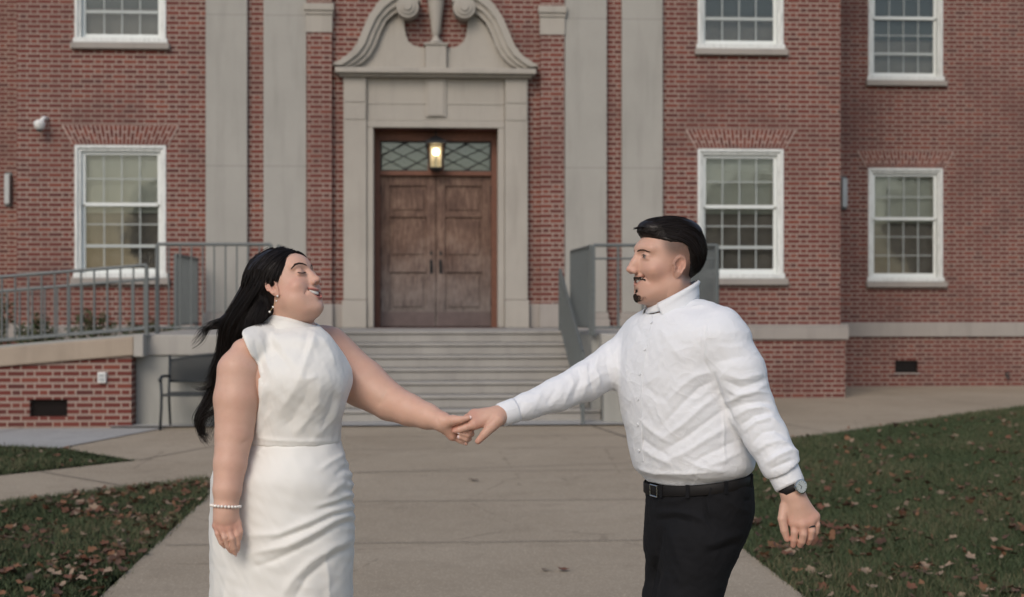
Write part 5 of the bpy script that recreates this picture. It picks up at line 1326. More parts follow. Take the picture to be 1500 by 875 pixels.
v = folds(v, N, [([(516, 744), (488, 748), (452, 764), (410, 782), (352, 785)], 4.2, .007), ([(519, 752), (490, 762), (455, 782), (420, 800), (362, 812)], 4.5, .009), ([(516, 748), (486, 756), (452, 774), (400, 792)], 2.6, -.007), ([(519, 760), (490, 774), (455, 796), (400, 822), (368, 832)], 3.4, -.006),
    ([(517, 722), (494, 732), (462, 742)], 3.5, .006), ([(516, 728), (492, 739), (462, 748)], 2.6, -.005), ([(512, 700), (494, 712), (478, 726)], 3.5, .005), ([(512, 680), (490, 698)], 3, -.004), ([(508, 664), (486, 676), (466, 690)], 3.5, .005),
    ([(519, 790), (490, 800), (455, 822), (428, 850), (410, 880)], 5, .007), ([(519, 800), (486, 816), (450, 846), (430, 880)], 4, -.006), ([(370, 655), (400, 650), (440, 652)], 3, -.003), ([(386, 655), (376, 668)], 3, .004),
    ([(476, 805), (481, 850), (482, 900)], 4, .004), ([(330, 850), (330, 930)], 5, .006), ([(318, 700), (314, 780), (314, 870)], 4, .004), ([(365, 786), (355, 840), (350, 900)], 7, -.004)])
px_, py_ = photo(v); edge = np.clip((px_-497)/16, 0, 1)*np.exp(-((py_-718)/52)**2)
v = v+N*(edge*.0035*np.sin(py_*.40))[:, None]+N*(wnoise(v, .16, 9)*.0022)[:, None]
to_obj('dress_skirt', [(v, f)], M['satin'], woman)

# earring, bracelet, shoes
er = MB(); pts = [(406.5, 434), (404.8, 441), (400, 450), (395, 457)]
er.tube([tuple(pp(a, b, 3.895)) for a, b in pts], .0008, 5); e1 = er.build('earring', M['gold'], woman)
pb = MB()
for (a, b), r_ in zip(pts, (.0030, .0024, .0030, .0032)): sph(pb, pp(a, b, 3.893), r_)
pb.build('pearl', M['pearl'], e1, smooth=True)
bc = MB(); cW = pp(330.5, 741, 3.79); ax = (pp(333, 715, 3.79)-pp(330, 760, 3.79)); ax /= np.linalg.norm(ax); a1 = np.cross(ax, (0, 1, 0)); a1 /= np.linalg.norm(a1); a2 = np.cross(ax, a1)
for k in range(26):
    t = 2*math.pi*k/26; sph(bc, cW+a1*math.cos(t)*.0385+a2*math.sin(t)*.0385+ax*.003*math.sin(t), .0043, 8)
bc.build('pearl_bracelet', M['pearl'], woman, smooth=True)
nl = None
def nail(mb, tip, prev, out, r=.0052):
    mb = MB()
    t = np.array(tip)-np.array(prev); t /= np.linalg.norm(t); o = np.array(out, float); o -= t*np.dot(o, t); o /= np.linalg.norm(o); s = np.cross(t, o)
    c = np.array(tip)+t*.002+o*.0046; V = []; n = 8
    for i in range(5):
        for j in range(n):
            u = (i/4-.5)*2; w = (j/(n-1)-.5)*2; wid = r*.92*math.sqrt(max(.12, 1-(max(u, 0)*.8)**2))
            V.append(c+t*u*.0068+s*w*wid-o*(.0021*w*w+.0006*u*u))
    n0 = len(V); V += [v_-o*.0008 for v_ in V]
    F = [(i*n+j, i*n+j+1, (i+1)*n+j+1, (i+1)*n+j) for i in range(4) for j in range(n-1)]; F += [tuple(n0+k for k in q[::-1]) for q in F]
    mb.add(V, F).build('fingernail', M['nail'], woman, smooth=True)
for pts_, rad_ in (vf[0], vf[1], vf[2]): nail(nl, pts_[-1], pts_[-2], (-.1, -1, .35))
nail(nl, vf[3][0][-1], vf[3][0][-2]+np.array((0, .01, 0)), (0, -1, -.1)); nail(nl, vf[4][0][-1], vf[4][0][-2], (.1, -1, .25), .006)
for k_ in (0, 1, 2): nail(nl, wf[k_][0][-1], wf[k_][0][-2], (.45, -.8, 0), .0045)
nail(nl, wf[4][0][-1], wf[4][0][-2], (.2, -1, 0), .005)
for sx, dd in ((385, 4.07), (450, 3.95)):
    a = pp(sx-8, 1214, dd); b = pp(sx+82, 1214, dd-.055)
    v, f = mesh_sdf(lambda q: np.maximum(chain(q, [a+[0, 0, .012], (a+b)/2+[0, 0, .005], b], [.038, .040, .026], .02), -(q[:, 2]-.0)), *bounds([a, b], .06), .006); v[:, 2] = np.maximum(v[:, 2], 0.001)
    to_obj('shoe', [(v, f)], M['satin'], woman)

# ================================================================ THE MAN
mq = pp(1010, 700, 4.0)
man = empty('person', (float(mq[0]), float(mq[1]), 0), 'smiling man with moustache and goatee in a white shirt and black trousers', 'person')
MSK = (.60, .375, .285)
HM = head_frame(982, 391, 4.0, R(180+14), R(6), (1.03, 1.12, 1.03), back=.80)
mrot = R(-58)
MT = [trow(*r) for r in ((452, 950, 1034, mrot, 1.5, 4.0), (466, 930, 1062, mrot, 1.75, 4.0), (482, 919, 1085, mrot, 1.7, 4.0), (505, 912, 1083, mrot, 1.6, 4.0), (540, 908, 1072, mrot, 1.5, 4.0), (575, 909, 1072, mrot, 1.4, 4.0),
     (610, 914, 1082, mrot, 1.35, 4.0), (645, 922, 1093, mrot, 1.3, 4.0), (668, 926, 1099, mrot, 1.3, 4.0), (680, 929, 1099, mrot, 1.3, 4.0), (690, 934, 1093, mrot, 1.3, 4.0), (697, 942, 1085, mrot, 1.3, 4.0), (706, 949, 1078, mrot, 1.3, 4.0))]
def m_neck(q): return caps(q, pp(982, 432, 4.0), pp(988, 478, 4.02), .066, .072)
armN = [pp(1052, 500, 3.885), pp(1078, 545, 3.86), pp(1100, 600, 3.84), pp(1122, 640, 3.81), pp(1143, 680, 3.78), pp(1157, 706, 3.765)]
armF = [pp(946, 502, 4.13), pp(905, 530, 4.10), pp(858, 559, 4.05), pp(815, 579, 4.01), pp(770, 596, 3.97), pp(738, 606, 3.94)]
def m_sleeveN(q, m=0.0):
    return chain(q, armN, [.085-m, .079-m, .064-m, .058-m, .051-m*.7, .040-m*.3], .012)
def m_sleeveF(q, m=0.0):
    return chain(q, armF, [.068-m, .062-m, .055-m, .0465-m, .037-m*.7, .0275-m*.2], .012)
def m_body(q):
    d = loft(q, shrink(MT, .03)); d = smin(d, m_neck(q), .03); d = smin(d, m_sleeveN(q, .024), .03); d = smin(d, m_sleeveF(q, .018), .03)
    for L in legs: d = smin(d, chain(q, L, [.055, .040, .034, .030], .02), .02)
    return d
legs = [[pp(985, 790, 4.08), pp(968, 970, 4.05), pp(965, 1130, 4.09), pp(975, 1190, 4.1)], [pp(1035, 790, 3.93), pp(1012, 980, 3.93), pp(1042, 1120, 3.97), pp(1060, 1185, 3.98)]]
def m_headneck(q): return smin(head_sdf(to_head(q, HM), False)/100.0, m_neck(q), .022)
B3 = 3.755
mk = PD(B3, (1163, 765, -8), (1175, 768, -16), (1186, 764, -12), (1193, 757, -2))
mf = [(PD(B3, (1163, 765, -8), (1164, 780, -14), (1163, 791, -10), (1162, 799, -4)), [.0115, .0102, .0093, .0078]),
      (PD(B3, (1175, 768, -16), (1177, 783, -22), (1175, 793, -16), (1172, 799, -6)), [.0118, .0105, .0095, .008]),
      (PD(B3, (1186, 764, -12), (1189, 778, -18), (1187, 788, -12), (1184, 795, -2)), [.0113, .010, .0092, .0077]),
      (PD(B3, (1193, 757, -2), (1196.5, 769, -8), (1195, 779, -4), (1192, 786, 2)), [.0100, .0092, .0084, .0070]),
      (PD(B3, (1150, 742, 2), (1146, 760, -6), (1149, 777, -8), (1153, 790, -6)), [.0150, .0125, .0108, .0082])]
def m_handN(q): return smin(caps(q, armN[-2], pp(1160, 722, 3.762), .034, .029), hand_sdf(q, pp(1161, 724, 3.76), .0290, mk, mf, .0145), .015)
B4 = 3.915
nk = PD(B4, (695, 622, -13), (692, 615.5, -2), (692, 611, 10), (695, 607, 20))
nf = [(PD(B4, (695, 622, -13), (683, 626.5, -18), (673, 630, -16), (666, 631.5, -10)), [.0112, .0102, .0094, .0078]),
      (PD(B4, (692, 615.5, -2), (680, 620, -4), (670, 625, -2), (664, 628, 2)), [.0112, .0102, .0092, .0078]),
      (PD(B4, (692, 611, 10), (680, 616, 8), (670, 622, 8), (663, 626, 10)), [.0105, .0096, .0088, .0074]),
      (PD(B4, (695, 607, 20), (684, 611, 18), (676, 616, 18), (670, 620, 18)), [.0095, .0086, .0078, .0066]),
      (PD(B4, (730, 615, -6), (720, 625, -14), (709.5, 636.5, -19), (700.5, 646.5, -18)), [.0185, .0155, .0118, .0088])]
def m_handF(q): return smin(caps(q, armF[-2], pp(732, 608.5, 3.935), .026, .026), hand_sdf(q, pp(729, 610, 3.93), .0262, nk, nf, .0142), .012)
ch = []; cc = []
v, f = mesh_sdf(m_headneck, *bounds([from_head((-9, -12, -13), HM), from_head((9, 14, 14), HM), from_head((9, -12, 14), HM), from_head((-9, 14, -13), HM), pp(985, 482, 4.0)], .04), .0022)
hq = to_head(v, HM); C = head_color(hq, False, MSK); x, y, z = np.abs(hq[:, 0]), hq[:, 1], hq[:, 2]
fade = 1/(1+np.exp(-(z-(1.9+.2*y))*1.1)); frontl = 1/(1+np.exp((y-(4.3+.25*(z-3)))*2.2)); stub = fade*frontl
nape = 1/(1+np.exp((y+1.6)*1.6))/(1+np.exp(-(z+4.5)*1.0)); stub = np.maximum(stub*.92, nape*.9)*(1-np.exp(-((x-7.6)**2+(y-.4)**2+(z+.3)**2)/4.5))
side = (1/(1+np.exp(-(z+3.2)*1.1)))*np.exp(-((y-1.6)/1.2)**2)*.45*(x > 4)
m_ = np.clip(np.maximum(stub, side), 0, 1)[:, None]; C = C*(1-m_)+np.array((.030, .024, .021), f4)*m_
bd = (np.exp(-((z+9.0)/2.2)**2)*(y > 2.5)*.30+np.exp(-((z+4.4)/1.0)**2)*(y > 8)*.2)[:, None]; C = C*(1-bd)+np.array((.17, .11, .085), f4)*bd
ch.append((v, f)); cc.append(C.astype(f4)); bvM = mkbvh(v, f)
v, f = mesh_sdf(m_handN, *bounds([pp(1140, 690, 3.78), pp(1196, 802, 3.76)], .045), .0026); ch.append((v, f)); cc.append(color_hand(v, MSK, tips=[*mk, *[p_[0][-1] for p_ in mf]]))
v, f = mesh_sdf(m_handF, *bounds([pp(745, 600, 3.95), pp(662, 650, 3.92)], .045), .0026); ch.append((v, f)); cc.append(color_hand(v, MSK, tips=[*nk, *[p_[0][-1] for p_ in nf]]))
v, f = mesh_sdf(m_body, *bounds([pp(900, 455, 4.0), pp(1110, 1200, 4.0), pp(770, 600, 3.97), pp(1143, 690, 3.78), pp(1000, 800, 4.25)], .10), .012); ch.append((v, f)); cc.append(color_hand(v, MSK))
to_obj('body', ch, M['skin'], man, cc)
teeth(HM, False, man, 1.45)
ey = MB(); PM = face_prm(False); ez = PM['ez']; eyy = PM['ey']
for s in (-1, 1):
    cc_ = np.array((s*3.15, 7.12+eyy, ez-.1))
    for sg, r_ in ((1, .0010), (-1, .0005)):
        arc = []
        for k in range(11):
            u = -1.0+2.05*k/10; z_ = sg*(.34-.26*u*u)+(.06 if sg > 0 else -.02); y_ = math.sqrt(max(.1, 1.76-u*u-z_*z_)); arc.append(from_head(cc_+np.array((s*u, y_, z_)), HM))
        ey.tube([tuple(p) for p in arc], [r_*(.4+.6*math.sin(math.pi*(k+1)/12)) for k in range(11)], 5)
ey.build('eyelashes', M['stubble'], man)
M['sclera'] = plain('eye_white', (.34, .29, .26), .12, .6, var=.04); M['iris'] = plain('dark_iris', (.022, .012, .008), .06, .6)
for s in (-1, 1):
    c = np.array((s*3.15, 7.12+eyy, ez-.1)); eb = MB(); sph(eb, from_head(c, HM), .0128, 14); eo = eb.build('eye', M['sclera'], man, smooth=True)
    g_ = np.array((s*.10, 1.0, .0)); g_ /= np.linalg.norm(g_); mb = MB()
    mb.tube([tuple(from_head(c+g_*.90, HM)), tuple(from_head(c+g_*1.10, HM)), tuple(from_head(c+g_*1.17, HM))], [.0048, .0040, .0022], 16); mb.build('iris', M['iris'], eo, smooth=True)
for s in (-1, 1): brow(HM, [(s*1.0, 9.6, ez+1.15), (s*2.2, 9.5, ez+1.30), (s*3.5, 8.9, ez+1.32), (s*4.7, 7.9, ez+1.05)], man, 'eyebrow', M['stubble'], 130, .22, 5, bvM)

def m_cap(q):
    h = to_head(q, HM); x, y, z = h[:, 0], h[:, 1], h[:, 2]; ax_ = np.abs(x)
    d = ell(h, (0, -1.0, 4.6), (7.7, 10.1, 8.8))
    d = smin(d, ell(h, (0, 4.9, 9.6), (4.9, 4.9, 2.6)), 2.0); d = smin(d, ell(h, (0, -2.0, 10.3), (5.6, 6.6, 2.9)), 2.0)
    lim = np.where(y > -1.0, 6.1-.05*y, 6.1-2.6*(-1.0-y))           # sides clipped short in front, longer towards the nape
    lim = np.where(y > 3.0, lim+.25*(y-3.0), lim)
    lim = np.maximum(lim, -4.6)
    d = smax(d, lim-z, 1.0)
    d = smax(d, y-(9.5-.05*ax_**1.6), .8)
    g = .05*np.sin(x*9+.8*np.sin(y*.9))+.04*np.sin(x*17+y)
    return (d+g)/100
c1 = mesh_sdf(m_cap, *bounds([from_head((-9, -13, -8), HM), from_head((9, 12, 16), HM), from_head((9, -13, 16), HM), from_head((-9, 12, -8), HM)], .02), .003)
mhair = to_obj('hair', [c1], M['hair'], man)
def mp(*p): return from_head(p, HM)
bvD = mkbvh(*c1)
G = []
for xx in (6.8, 5.6, 4.0, 2.0, 0, -2.0, -4.0, -5.6, -6.6, -7.2):
    k = math.sqrt(1-(xx/7.9)**2)
    G.append([mp(xx*.80, 9.5-.5*abs(xx)**.7, 7.9+1.0*k), mp(xx*.86, 7.6-.3*abs(xx)**.7, 7.8+4.2*k), mp(xx, 3.2, 7.2+6.0*k), mp(xx*1.06, -1.5, 6.6+6.9*k), mp(xx*1.09, -6.0, 5.4+6.0*k), mp(xx*1.06, -9.6, 3.1+4.2*k), mp(xx*.92, -11.0, .2+2.0*k), mp(xx*.78, -10.4, -3.4)])
strands('hair_strand', SN(G, 8, bvD, .0012), 1700, M['hair'], mhair, .0007, 24, .0018, 11, .4, .0010)
Gf = [[mp(x_, y_+.2, z_-.4), mp(x_*1.04, y_-1.2, z_+2.2), mp(x_*1.05, y_-4.0, z_+3.6), mp(x_*1.06, y_-8, z_+3.4), mp(x_*1.02, y_-12, z_+1.6)] for x_, y_, z_ in ((3.5, 8.6, 8.6), (1.5, 9.4, 9.0), (0, 9.6, 9.0), (-1.6, 9.4, 8.9), (-3.2, 8.6, 8.6), (-4.6, 7.2, 8.2), (-5.8, 5.4, 7.9), (-6.7, 3.6, 7.7), (-7.2, 1.8, 7.3))]
strands('hair_strand', SN(Gf, 5, bvD, .0014), 1100, M['hair'], mhair, .0007, 20, .0018, 15, .4, .0008)
Gt = [[mp(x_, 8.6, 9.4), mp(x_, 10.0, 9.6), mp(x_-.3, 10.3, 8.9)] for x_ in (2.5, 0, -2.5)]
strands('hair_strand', Gt, 70, M['hair'], mhair, .0006, 8, .002, 16, .4, 0)
Gs = [[mp(-7.2, 3.4, 7.2), mp(-7.9, 1.0, 7.0), mp(-8.2, -2.0, 5.8), mp(-7.9, -5.0, 2.8), mp(-6.8, -7.8, -1.0), mp(-5.4, -8.9, -4.3)], [mp(-6.6, 4.4, 8.8), mp(-7.6, 1.2, 8.8), mp(-8.1, -3.0, 7.2), mp(-7.7, -6.5, 4.0), mp(-6.6, -9.2, -.4), mp(-4.8, -10.0, -4.5)], [mp(-5.6, 5.4, 10.4), mp(-6.8, 1.2, 10.6), mp(-7.6, -4.0, 8.8), mp(-7.2, -8.0, 5.0), mp(-5.8, -10.4, .4), mp(-4.0, -10.9, -4.3)]]
strands('hair_strand', SN(Gs, 6, bvD, .0012), 620, M['hair'], mhair, .0007, 22, .0022, 12, .4, .0008)
# moustache and goatee: short hairs on a low pad
def patch(name, fn, n, L, seed):
    r = random.Random(seed); mb = MB()
    for _ in range(n):
        p, t = fn(r); p = Vector(p); t = Vector(t).normalized()*L*r.uniform(.6, 1.2); side_ = Vector((r.uniform(-.1, .1), .12, r.uniform(-.06, .06)))
        mb.tube([tuple(snap(bvM, from_head(p, HM), -.0003)), tuple(snap(bvM, from_head(p+t*.5+side_, HM), .0014)), tuple(snap(bvM, from_head(p+t+side_*.6, HM), .0018))], [.0004, .0003, .0001], 3)
    return mb.build(name, M['stubble'], man)
def mous(r):
    x = r.uniform(-3.3, 3.3); a = abs(x); z = -3.98-.03*a*a+r.uniform(-.48, .26)*(1-a/5); y = 9.35-.16*min(a*a, 12)+r.uniform(0, .25)
    return (x, y, z), (math.copysign(.55+.2*a, x), .10-.1*a, -.70)
patch('moustache', mous, 1400, .55, 1)
def goat(r):
    x = r.gauss(0, 1.25); z = -9.3+r.uniform(-1.3, 1.0)*(1-abs(x)/5); y = 8.45-.14*x*x-.5*max(0, -9.6-z)
    return (x, y, z), (x*.1, .30, -1)
patch('goatee', goat, 760, .7, 2)
patch('goatee', lambda r: ((r.gauss(0, .3), 8.5, -7.5+r.uniform(-.4, .3)), (0, .3, -1)), 130, .4, 3)

# shirt
def m_shirt(q):
    d = loft(q, MT); d = smin(d, caps(q, pp(1000, 454, 4.0), pp(1052, 484, 3.90), .046, .068), .03); d = smin(d, caps(q, pp(975, 466, 4.02), pp(945, 492, 4.12), .045, .056), .03)
    d = smin(d, ell(q, pp(1075, 655, 4.02), (.052, .07, .055)), .05)
    k = .018
    d = smin(d, m_sleeveN(q), k); d = smin(d, m_sleeveF(q), .03)
    cut = (q-pp(1159, 709, 3.765))@(np.array((.5, .05, -.85), f4)); d = smax(d, cut+.040, .004)
    c2_ = (q-pp(729, 608, 3.94))@(np.array((-.92, -.1, -.35), f4)); d = smax(d, c2_+.042, .004)
    d = smax(d, -(m_neck(q)-.006), .006)
    return smax(d, q[:, 2]-pp(985, 437, 4.0)[2], .01)
v, f = mesh_sdf(m_shirt, *bounds([pp(735, 606, 3.94), pp(1165, 712, 3.76), pp(1000, 440, 4.0), pp(1000, 600, 4.22), pp(1000, 600, 3.74)], .05), .0038)
N = vnormals(v, f)
FM = [ # near sleeve
 ([(1062, 548), (1085, 556), (1108, 550), (1118, 548)], 4, .007), ([(1058, 566), (1080, 578), (1104, 572), (1124, 562)], 4, .008), ([(1060, 557), (1084, 568), (1106, 562), (1120, 556)], 3, -.006),
 ([(1062, 590), (1085, 580), (1110, 574), (1128, 577)], 3.5, .010), ([(1066, 600), (1090, 592), (1114, 588), (1130, 592)], 4, -.008), ([(1074, 612), (1094, 600), (1118, 596), (1136, 606)], 3.5, .009),
 ([(1088, 634), (1108, 618), (1130, 612), (1142, 622)], 3.5, .010), ([(1084, 624), (1104, 610), (1126, 604)], 3, -.007), ([(1100, 650), (1116, 634), (1136, 630), (1150, 640)], 4, -.008), ([(1108, 662), (1124, 650), (1144, 645), (1160, 655)], 4, .009),
 ([(1122, 680), (1140, 668), (1158, 660), (1174, 664)], 4, .012), ([(1128, 688), (1146, 680), (1166, 672)], 3, -.008),
 ([(1046, 548), (1052, 572), (1062, 596), (1078, 622)], 3.2, -.012), ([(1036, 470), (1030, 500), (1032, 530), (1042, 548)], 1.6, -.004), ([(1039, 470), (1033, 500), (1035, 530)], 1.6, .003),
 ([(1046, 505), (1070, 510), (1092, 505)], 6, .004), ([(1050, 530), (1075, 525), (1100, 520)], 5, -.004),
 # torso
 ([(1045, 545), (1020, 550), (1000, 565), (975, 590)], 5, .007), ([(1050, 556), (1025, 568), (1000, 590), (975, 618)], 4.5, -.007), ([(1056, 575), (1030, 595), (1000, 622), (968, 645)], 5, .009), ([(1064, 598), (1036, 618), (1004, 642), (970, 660)], 4.5, -.008),
 ([(1072, 622), (1040, 640), (1006, 662), (975, 676)], 5, .008), ([(1080, 645), (1045, 662), (1012, 678)], 4, -.006), ([(1090, 660), (1060, 675), (1030, 685)], 4, .006), ([(935, 612), (955, 632), (985, 650)], 4.5, .006), ([(932, 636), (955, 655), (980, 668)], 4, -.005), ([(934, 654), (960, 670), (990, 682)], 4, .006),
 ([(922, 500), (918, 540), (922, 575)], 5, .005), ([(965, 480), (985, 510), (1010, 535)], 7, .004), ([(930, 470), (945, 500), (950, 540)], 5, -.004), ([(1058, 580), (1060, 630), (1062, 688)], 1.6, .004),
 ([(940, 560), (960, 580), (985, 590)], 6, -.004), ([(1000, 672), (1030, 686), (1062, 690)], 3.5, .005), ([(925, 684), (960, 694), (1010, 694), (1060, 690)], 3, .006),
 # far sleeve
 ([(905, 500), (900, 525), (908, 552)], 4, .006), ([(893, 508), (888, 532), (895, 560)], 3.5, -.006), ([(880, 512), (872, 540), (882, 572)], 3.5, .008), ([(868, 522), (862, 548), (870, 580)], 3, -.007), ([(856, 528), (862, 552), (852, 586)], 4, .006),
 ([(846, 536), (850, 556), (838, 588)], 3.5, -.006), ([(834, 544), (840, 562), (826, 592)], 3.5, .006), ([(815, 556), (812, 572), (800, 596)], 4, -.004), ([(798, 562), (790, 580), (780, 604)], 4, .004), ([(770, 574), (764, 590), (760, 608)], 3, -.003), ([(885, 545), (865, 560), (845, 572)], 3, .004)]
v = folds(v, N, FM, ws=.80, hs=.62)
px_, py_ = photo(v)
arm = np.clip((1.15-np.abs(v[:, 2]-1.3)*1.5), 0, 1)
v = v+N*(wnoise(v, .09, 21)*.0012+wnoise(v, .045, 22)*.0003)[:, None]
shirt = to_obj('shirt', [(v, f)], M['shirt'], man)
# collar: stand and turned-down leaf
ring_band(983, 433, 4.0, .069, .069, -.035, .030, .003, 'collar_stand', M['shirt'], shirt, lean=.004, fl=1.10)
def collar_leaf():
    V = []; F = []; n = 60; m = 8; C = pp(984, 431, 4.0); a0, a1_ = R(227), R(227+318)
    for k in range(n+1):
        f_ = k/n; a = a0+(a1_-a0)*f_; e = abs(f_-.5)*2
        for j in range(m):
            t = j/(m-1); aa = a+(1 if f_ < .5 else -1)*.50*e**5*t; ca, sa = math.cos(aa), math.sin(aa)
            r_ = .0725+.005*math.sin(math.pi*min(1, t*3))+(.006-.007*ca)*t+.012*t*e**4
            V.append((C[0]+ca*r_+.004*t, C[1]+sa*r_, C[2]+.002*math.sin(math.pi*t)-(.037+.030*e**4)*t*1.1+math.cos(a)*.039))
    for k in range(n):
        for j in range(m-1): F.append((k*m+j, (k+1)*m+j, (k+1)*m+j+1, k*m+j+1))
    mb = MB(); mb.add(V, F); o = mb.build('collar_leaf', M['shirt'], shirt, smooth=True); s_ = o.modifiers.new('solid', 'SOLIDIFY'); s_.thickness = .0022; return o
collar_leaf()
# cuffs
def cuff(a, b, r0, r1, parent):
    mb = MB(); A = Vector(a); Bv = Vector(b); t = (Bv-A).normalized(); up = Vector((0, 1, 0)); p = t.cross(up).normalized(); q = t.cross(p); n = 40; prof = [(0, 0), (.12, .0022), (.9, .0022), (1, 0), (1, -.002), (0, -.003)]
    V = []
    for (s_, o_) in prof:
        c = A.lerp(Bv, s_); r_ = r0+(r1-r0)*s_+o_
        for k in range(n):
            an = 2*math.pi*k/n; V.append(c+(p*math.cos(an)*1.04+q*math.sin(an)*.96)*r_)
    F = [(i*n+k, i*n+(k+1) % n, ((i+1) % 6)*n+(k+1) % n, ((i+1) % 6)*n+k) for i in range(6) for k in range(n)]
    mb.add(V, F); return mb.build('cuff', M['shirt'], parent, smooth=True)
cuff(pp(1143, 681, 3.783), pp(1158, 713, 3.765), .0405, .0375, shirt)
cuff(pp(757, 600, 3.955), pp(732, 609, 3.94), .0315, .0300, shirt)
# placket and buttons down the visible front edge
from mathutils.bvhtree import BVHTree
bv = BVHTree.FromPolygons([tuple(p) for p in v.tolist()], [tuple(int(i) for i in p) for p in f])
def onshirt(px, py, out=.0):
    o_ = Vector((0, 0, EYE)); d_ = (Vector(pp(px, py, 4.0).tolist())-o_).normalized(); hit, nrm, _, _ = bv.ray_cast(o_, d_)
    return (hit+nrm*out, nrm) if hit else (Vector(pp(px, py, 3.86).tolist()), Vector((-.5, -.8, 0)))
pk = [(951, 463), (947, 482), (943, 505), (938, 530), (935, 556), (934, 582), (934, 608), (934, 632), (935, 656), (937, 676)]
mb = MB(); P_ = []; prev = None
for a, b in pk:
    (p1, n1), (p2, n2) = onshirt(a-5, b, .0012), onshirt(a+6, b, .0018); P_ += [p1, p2, p2-n2*.004, p1-n1*.004]
mb.add(P_, [q for i in range(len(pk)-1) for q in ((4*i, 4*i+4, 4*i+5, 4*i+1), (4*i+1, 4*i+5, 4*i+6, 4*i+2), (4*i+3, 4*i+7, 4*i+4, 4*i))])
mb.build('placket', M['shirt'], shirt, smooth=False)
for a, b in ((955, 473), (945, 512), (938, 548), (935, 585), (935, 622), (937, 660)):
    p_, n_ = onshirt(a, b, .003); bm_ = MB(); bm_.tube([tuple(p_-n_*.001), tuple(p_+n_*.0014)], [.0044, .0040], 12); bm_.build('button', M['shirt'], shirt)
# trousers, belt
MP = [trow(*r) for r in ((686, 944, 1086, mrot, 1.3, 4.0), (705, 947, 1097, mrot, 1.3, 4.0), (722, 949, 1100, mrot, 1.3, 4.0), (750, 948, 1099, mrot, 1.3, 4.0), (780, 947, 1090, mrot, 1.3, 4.0), (815, 950, 1074, mrot, 1.3, 4.0), (860, 975, 1035, mrot, 1.3, 4.0))]
def m_trou(q):
    d = loft(q, MP)
    d = smin(d, chain(q, [pp(990, 800, 4.07), pp(981, 880, 4.05), pp(974, 970, 4.04), pp(970, 1120, 4.08), pp(977, 1200, 4.09)], [.084, .074, .066, .055, .053], .02), .03)
    d = smin(d, chain(q, [pp(1029, 790, 3.93), pp(1010, 880, 3.93), pp(1006, 980, 3.93), pp(1040, 1120, 3.97), pp(1058, 1196, 3.98)], [.100, .086, .072, .056, .053], .02), .02)
    return smax(d, q[:, 2]-pp(1000, 700, 4.0)[2]-.13*(q[:, 0]-pp(1020, 700, 4.0)[0]), .006)
v, f = mesh_sdf(m_trou, *bounds([pp(935, 690, 4.0), pp(1110, 1215, 4.0), pp(1000, 900, 3.8), pp(1000, 900, 4.2)], .05), .005)
N = vnormals(v, f)
v = folds(v, N, [([(1040, 706), (1032, 735), (1036, 760), (1046, 775)], 1.8, -.006), ([(1043, 708), (1036, 736), (1040, 758)], 2, .004), ([(962, 752), (990, 750), (1015, 754), (1045, 772)], 4, .007), ([(960, 762), (990, 760), (1018, 766)], 3, -.006), ([(968, 775), (962, 810), (955, 850), (945, 900)], 4, -.012),
     ([(980, 775), (990, 800), (998, 840)], 6, .006), ([(1088, 733), (1102, 733)], 1.2, -.004), ([(1090, 780), (1062, 790), (1035, 800)], 5, .006), ([(1085, 795), (1058, 804), (1032, 812)], 4, -.005), ([(955, 730), (985, 735), (1010, 730)], 4, .004), ([(1060, 730), (1080, 745), (1098, 750)], 4, .004)])
v = v+N*(wnoise(v, .08, 31)*.0022)[:, None]
tr = to_obj('trousers', [(v, f)], M['trouser'], man)
bt = [trow(*r) for r in ((688, 943, 1085, mrot, 1.3, 4.0), (720, 943, 1105, mrot, 1.3, 4.0))]
def belt():
    V = []; n = 72
    def ringr(py_, m_): 
        out = []
        L, Rr = 947+.0*py_, 1096; w = (Rr-L)/2*4/FPX; c, s = math.cos(mrot), math.sin(mrot); b = w/math.sqrt((1.3*c)**2+s*s)+m_; a = b*1.3; q = pp((L+Rr)/2, py_, 4.0)
        for k in range(n):
            t = 2*math.pi*k/n; u, w_ = a*math.cos(t), b*math.sin(t); x = u*c-w_*s; y = u*s+w_*c; out.append((q[0]+x, q[1]+y, q[2]+.13*x))
        return out
    V = ringr(700, -.002)+ringr(701, .0)+ringr(713, .0)+ringr(714, -.002)
    F = [(i*n+k, i*n+(k+1) % n, (i+1)*n+(k+1) % n, (i+1)*n+k) for i in range(3) for k in range(n)]
    mb = MB(); mb.add(V, F); o = mb.build('belt', M['leather'], man, smooth=True); o.modifiers.new('solid', 'SOLIDIFY').thickness = .003
    cx_, cy_ = np.mean([q[0] for q in V]), np.mean([q[1] for q in V])
    for ang in (-150, -112, -75, -38):
        k = min(range(n), key=lambda i: abs((math.degrees(math.atan2(V[n+i][1]-cy_, V[n+i][0]-cx_))-ang+180) % 360-180))
        nrm = Vector((V[n+k][0]-cx_, V[n+k][1]-cy_, 0)).normalized(); a_ = Vector(V[n+k])+nrm*.002+Vector((0, 0, .006)); b_ = Vector(V[2*n+k])+nrm*.002-Vector((0, 0, .007))
        lp = MB(); ribbon(lp, [a_, (a_+b_)/2, b_], .011, .004, tuple(nrm)); lp.build('belt_loop', M['trouser'], man, bevel=.001)
    k = min(range(n), key=lambda i: abs((math.degrees(math.atan2(V[n+i][1]-cy_, V[n+i][0]-cx_))+163+180) % 360-180)); nrm = Vector((V[n+k][0]-cx_, V[n+k][1]-cy_, 0)).normalized(); tg = Vector((-nrm.y, nrm.x, 0)); c_ = (Vector(V[n+k])+Vector(V[2*n+k]))/2+nrm*.006
    MB().tube([tuple(c_+tg*u+Vector((0, 0, w_))) for u, w_ in ((-.02, -.015), (.02, -.015), (.02, .015), (-.02, .015), (-.02, -.015))], .0022, 6).build('buckle', M['steel'], man)
    return o
belt_o = belt()
